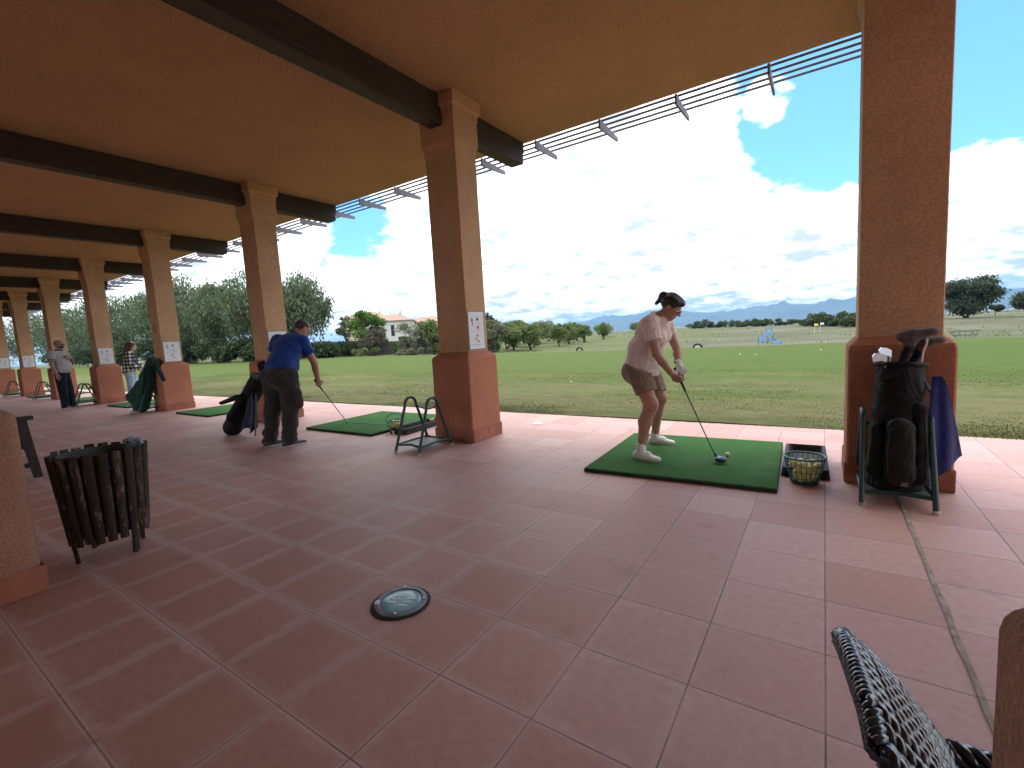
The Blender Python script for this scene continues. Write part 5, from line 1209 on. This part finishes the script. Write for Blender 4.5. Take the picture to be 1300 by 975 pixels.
tree('pine_tree', 'wide spreading dark pine on the rise right of the pillar', 21.6, 116, 7.8, 11.5, 'pine', 'round', 130, 11000, ls=.50, bk=bark_d, trunk_h=.7)
tree('pine_tree', 'small low pine beside the wide spreading one', 27.0, 124, 2.0, 2.6, 'pine', 'round', 131, 1800, ls=.36, trunk_h=1, bk=bark_d)
tree('pine_tree', 'dark pine cut by the right edge of the photo', 27.4, 105, 4.0, 6, 'pine', 'round', 132, 4500, ls=.42, bk=bark_d)
G4 = 'dark bushes across the far field'
rs = np.random.default_rng(5)
hb_l = ('dark bush row behind the head of the woman in shorts', 'dark bush next along behind her face', 'large dark bush in the far row', 'low dark bush in the far row', 'dark bush before the town', 'flat dark bush over the blue targets', 'dark bush with a gap beside it', 'dark bush near the yellow flag', 'tall dark bush by the yellow flag', 'dark bush just past the yellow flag', 'broad dark bush near the right pillar', 'dark bush touching the right pillar')
for k, (px, d, H, wd) in enumerate(((888, 175, 3.6, 11), (905, 178, 2.3, 9), (925, 172, 3.0, 12), (943, 168, 2.6, 10), (962, 165, 3.2, 10), (978, 165, 2.6, 10), (998, 160, 2.3, 9), (1028, 120, 2.2, 6), (1042, 112, 3.2, 6.5), (1058, 110, 2.5, 7), (1074, 106, 3.2, 7), (1090, 102, 3.3, 7.5))):
    a = R(azi(px)); x, y = CAM[0]+d*math.sin(a)*1.0, CAM[1]+d*math.cos(a)
    tree('bush', hb_l[k], x, y, H, wd, 'dark', 'bush', 140+k, 1500, G4, 'bush', ls=.55, trunk_h=.2)
P, N = [], []
for _ in range(420):                         # low scrub scattered over the field
    x, y = rs.uniform(-60, 60), rs.uniform(32, 240)
    if x < -25 and y < 45: continue
    k = 9; P.append(np.array([x, y, float(ter(x, y))])+rs.normal(size=(k, 3))*[.5, .35, .03]+[0, 0, .03]); N.append(np.tile([0, 0, 1.], (k, 1)))
v, f = leaves(np.concatenate(P), np.concatenate(N), .26, .16, 0, rs); tag(npmesh('scrub', v, f, LF['orchard']), kind='stuff')

# ---------------------------------------------------------------- fence, houses
fen = plain('weathered grey screening', (.11, .10, .095), .9, var=.35, scale=1.2)
post = plain('fence post', (.09, .085, .08), .7)
def fence(label, a, b, h, n):
    a, b = V3(*a, 0), V3(*b, 0); t = thing('fence', label, 'fence', tuple((a+b)/2), 'grey fences before the houses')
    d = nrm(b-a); s = V3(-d[1], d[0], 0); q = MB()
    za, zb = float(ter(a[0], a[1])), float(ter(b[0], b[1]))
    q.prism([a+V3(0, 0, za-.2), b+V3(0, 0, zb-.2), b+V3(0, 0, zb+h), a+V3(0, 0, za+h)], s*.05); q.build('screen', fen, t)
    for k in range(n+1):
        c = a+(b-a)*k/n; z = float(ter(c[0], c[1])); MB().tube([c+V3(0, 0, z-.3)-s*.05, c+V3(0, 0, z+h+.12)-s*.05], .045, 6).build('post', post, t)
fence('long grey screened fence behind the man in blue', (-58, 31.5), (-42.8, 36.0), 1.75, 7)
fence('grey fence running on below the white house', (-43.6, 35.9), (-34, 40.5), 1.5, 5)
wh = plain('white render', (.50, .50, .49), .9, var=.06); cr = plain('cream render', (.48, .41, .30), .9, var=.08); rf = plain('terracotta roof tiles', (.27, .17, .13), .85, var=.3, scale=3, bump=.6, bscale=9); gl_ = plain('dark window glass', (.03, .04, .05), .1); frm = plain('grey window frame', (.2, .2, .2), .6)
def house(label, cx, cy, w_, d_, h, rh, rz, wallm, wins, chim=None, ov=.4):
    z0 = float(ter(cx, cy)); t = thing('house', label, 'house', (cx, cy, z0-.1))
    M_ = lambda x, y, z: V3(cx+x, cy+y, z0-.1+z)
    q = MB(); q.box(M_(-w_/2, -d_/2, 0), M_(w_/2, d_/2, h)); q.build('wall', wallm, t)
    q = MB(); rl = max(0., w_/2-d_/2*.9)
    e = [M_(-w_/2-ov, -d_/2-ov, h), M_(w_/2+ov, -d_/2-ov, h), M_(w_/2+ov, d_/2+ov, h), M_(-w_/2-ov, d_/2+ov, h)]
    e2 = [x+V3(0, 0, .16) for x in e]; r_ = [M_(-rl-.02, 0, h+rh), M_(rl+.02, 0, h+rh)]
    bm = q.bm; v = [bm.verts.new(Vector(x)) for x in e+e2+r_]
    for f in ((3, 2, 1, 0), (0, 1, 5, 4), (1, 2, 6, 5), (2, 3, 7, 6), (3, 0, 4, 7), (4, 5, 9, 8), (5, 6, 9), (6, 7, 8, 9), (7, 4, 8)): bm.faces.new([v[i] for i in f])
    ro = q.build('roof', rf, t)
    if chim: MB().box(M_(chim[0]-.3, chim[1]-.3, h+.2), M_(chim[0]+.3, chim[1]+.3, h+rh+chim[2]), .03).build('chimney', wallm, ro)
    for face, u, z, ww, wh_ in wins:
        q = MB(); g = MB()
        if face == 'f': a, b, c, dd = M_(u-ww/2, -d_/2-.03, z), M_(u+ww/2, -d_/2+.05, z+wh_), M_(u-ww/2+.08, -d_/2-.045, z+.08), M_(u+ww/2-.08, -d_/2-.02, z+wh_-.08)
        else: a, b, c, dd = M_(w_/2-.05, u-ww/2, z), M_(w_/2+.03, u+ww/2, z+wh_), M_(w_/2+.02, u-ww/2+.08, z+.08), M_(w_/2+.045, u+ww/2-.08, z+wh_-.08)
        q.box(a, b); wi = q.build('window', frm, t); g.box(c, dd); g.build('pane', gl_, wi)
    t.rotation_euler[2] = R(rz); return t
house('white two storey house with a terracotta roof behind the bright green tree', -99.5, 87, 12.5, 9.0, 7.0, 2.0, 40, wh, [('f', 4.0, 4.5, 1.8, 1.5), ('f', 1.2, 3.0, 1.0, 3.0), ('f', -2.8, 4.3, 1.5, 1.4), ('f', 3.4, 1.0, 1.8, 1.8), ('r', 0, 4.3, 1.5, 1.3), ('r', 2.6, 4.3, 1., 1.3)], (2.9, .4, .9))
house('taller tan house block behind the white house, hidden by the bright green tree', -112, 90, 12, 9, 8.8, 2.0, 40, cr, [('f', 0, 4.2, 1.4, 1.2), ('r', 0, 4.2, 1.2, 1.2)], (3.2, 1, .2))
house('low cream house with a tan roof left of the nearest full pillar', -97.5, 100, 12.5, 9.5, 6.4, 1.9, 36, cr, [('f', 2.5, 2.4, 1.5, 1.2), ('f', -1.5, 2.4, 1.5, 1.2), ('r', 0, 2.4, 1.5, 1.2)], (2.9, .8, .35))
t = thing('terrace_wall', 'white terrace wall below the cream house', 'wall', (-92, 94, 0)); MB().box((-97, 94, -.3), (-87, 94.3, 4.0)).build('wall', wh, t); MB().box((-97.1, 93.92, 4.0), (-86.9, 94.38, 4.14), .02).build('coping', wh, t)
t.rotation_euler[2] = R(20)
for k, (x, y, H, wd, lf, lb) in enumerate(((-53.5, 31.2, 1.7, 3.4, 'olive', 'low olive green bush against the fence left of the bright green tree'), (-49.8, 32.2, 1.5, 3.0, 'grey', 'low grey brown bush against the fence left of the bright green tree'), (-46.6, 33.0, 2.2, 3.0, 'dark', 'dark bush at the left foot of the bright green tree'), (-34.6, 36.2, 2.0, 3.0, 'orchard', 'bush at the fence end next to the nearest full pillar'))):
    tree('bush', lb, x, y, H, wd, lf, 'bush', 170+k, 1800, None, 'bush', ls=.24, trunk_h=.15)
tree('young_tree', 'leafy tree hiding the right half of the white house', -38.0, 37.2, 3.9, 3.0, 'olive', 'round', 186, 3000, ls=.24, trunk_h=1.0, bk=bark_d)
# town far below the hills
towns = plain('far white town walls', (.75, .74, .70), .9, var=.15)
rs = np.random.default_rng(9); q = MB()
for _ in range(420):
    a = R(rs.uniform(azi(700), azi(1310))); d = rs.uniform(3200, 7600); x, y = d*math.sin(a), d*math.cos(a)
    w_, l_, h_ = rs.uniform(10, 34), rs.uniform(10, 40), rs.uniform(5, 12); z = float(ter(x, y)); q.box((x-w_/2, y-l_/2, z-2), (x+w_/2, y+l_/2, z+h_))
tag(q.build('far_town', towns), kind='stuff', label='pale far off town below the blue hills', cat='town')

# ---------------------------------------------------------------- targets on the range
blu = plain('blue target sheet', (.12, .28, .55), .7); 
def tz(x, y): return float(ter(x, y))
def panel(x, y, w_, h, z, label, rz=10):
    z0 = tz(x, y); t = thing('target_panel', label, 'target', (x, y, z0), 'blue target panels on the range')
    q = MB()
    for s in (-1, 1): q.tube([(x+s*w_/2, y, z0-.1), (x+s*w_/2, y, z0+z+h)], .04, 6)
    q.build('post', post, t); MB().box((x-w_/2, y-.05, z0+z), (x+w_/2, y-.01, z0+z+h), .01).build('sheet', blu, t); t.rotation_euler[2] = R(rz)
def at(px, d): a = R(azi(px)); return CAM[0]+d*math.sin(a), CAM[1]+d*math.cos(a)
for px, d, w_, h, z, lb in ((968, 54, .75, .42, .30, 'lowest left blue panel of the target group'), (975, 56, .95, .36, .75, 'upper blue panel of the target group'), (980, 57, .7, .3, .25, 'blue panel in the middle of the target group'), (986, 50, .75, .36, .05, 'blue panel standing lowest and nearest'), (976, 66, .6, .3, 1.25, 'small blue panel topmost in the target group')):
    panel(*at(px, d), w_, h, z, lb)
def flag(px, d, h, mat_, label):
    x, y = at(px, d); z0 = tz(x, y); t = thing('flag', label, 'flag', (x, y, z0)); MB().tube([(x, y, z0-.1), (x, y, z0+h)], .035, 6).build('pole', wh, t)
    q = MB(); q.rings([[(x+.04+.42*u, y+.10*math.sin(5*u), z0+h-.34), (x+.04+.42*u, y+.10*math.sin(5*u)+.02, z0+h-.34), (x+.04+.42*u, y+.10*math.sin(5*u)+.02, z0+h), (x+.04+.42*u, y+.10*math.sin(5*u), z0+h)] for u in np.linspace(0, 1, 7)]); q.build('cloth', mat_, t)
flag(1034, 84, 1.4, plain('yellow flag cloth', (.75, .62, .06), .8), 'yellow range flag in front of the far dark bushes')
flag(1041.5, 88, 1.4, plain('pale flag cloth', (.65, .72, .75), .8), 'pale range flag beside the yellow one')
def tyre(x, y, label, white):
    z0 = tz(x, y); t = thing('tyre_marker', label, 'tyre', (x, y, z0), 'half buried tyre markers')
    q = MB(); q.tube([(x+.22*math.cos(a), y, z0-.03+.20*math.sin(a)) for a in np.linspace(-.1, math.pi+.1, 17)], .055, 10); q.build('tyre', black_rub, t, 60)
    if white: MB().prism([(x+.17*math.cos(a), y-.02, z0-.03+.15*math.sin(a)) for a in np.linspace(0, math.pi, 13)], (0, .04, 0)).build('number_board', wh, t)
tyre(-13.72, 27.0, 'half buried dark tyre on the lawn edge beyond the mat', False); tyre(-5.80, 25.4, 'half buried tyre with a white board, by the elbow of the woman in shorts', True)
x, y = at(1226, 46); z0 = tz(x, y); t = thing('practice_net', 'round wire target basket on the pale field right of the pillar', 'target net', (x, y, z0))
for zz, r_ in ((.2, .40), (.5, .68), (.8, .85)): MB().tube([(x+r_*math.cos(a), y+r_*math.sin(a), z0+zz) for a in np.linspace(0, 6.283, 25)[:-1]], .016, 5, True).build('hoop', darksteel, t, 60)
q = MB()
for k in range(14): a = 6.283*k/14; q.tube([(x+.3*math.cos(a), y+.3*math.sin(a), z0), (x+.40*math.cos(a), y+.40*math.sin(a), z0+.2), (x+.85*math.cos(a), y+.85*math.sin(a), z0+.8)], .009, 4)
q.build('wires', darksteel, t, 60)
for px, d, lb in ((1049, 52, 'white yardage stake far out on the pale field'), (913, 70, 'white yardage stake near the head of the woman in shorts')):
    x, y = at(px, d); z0 = tz(x, y); t = thing('stake', lb, 'stake', (x, y, z0)); MB().box((x-.05, y-.03, z0-.1), (x+.05, y+.03, z0+.22), .01).build('board', wh, t); MB().tube([(x, y+.05, z0-.1), (x, y+.05, z0+.25)], .025, 6).build('peg', post, t)
for k, (x, y, lb) in enumerate(((-2.1, 17.5, 'ball resting far out on the lawn before the right pillar'), (1.2, 22, 'ball on the far lawn near the field edge'), (-6.8, 22.5, 'ball on the far lawn past the woman in shorts'), (-12, 13.5, 'ball on the lawn beyond the nearest full pillar'))): ball(x, y, .035, lb)
rs = np.random.default_rng(21)
for _ in range(9):
    x, y = rs.uniform(-30, 5), rs.uniform(7, 25)
    if x > -1.3*(y+1.5)-2: ball(x, y, .03, 'stray ball lying out on the mown lawn', 'stray balls on the lawn')
MB().lathe([(0, .002), (.07, .002), (.07, .008), (0, .01)], 16, (-3.32, 3.9, 0)).build('floor_marker', white_pl, None, 40); tag(bpy.data.objects['floor_marker'], 'flat white disc on the tiles at the lawn side of the nearest full pillar', 'marker')

# ---------------------------------------------------------------- air
HAZE = 1.15e-4
if HAZE:
    m = bpy.data.materials.new('air'); m.use_nodes = True; tt_ = m.node_tree; tt_.nodes.remove(tt_.nodes['Principled BSDF'])
    pv = tt_.nodes.new('ShaderNodeVolumePrincipled'); pv.inputs['Density'].default_value = HAZE; pv.inputs['Color'].default_value = (.20, .42, .72, 1); pv.inputs['Anisotropy'].default_value = .3
    tt_.links.new(pv.outputs[0], tt_.nodes['Material Output'].inputs['Volume'])
    tag(MB().box((-16500, -3600, -75), (16500, 14400, 420)).build('haze', m), kind='stuff')
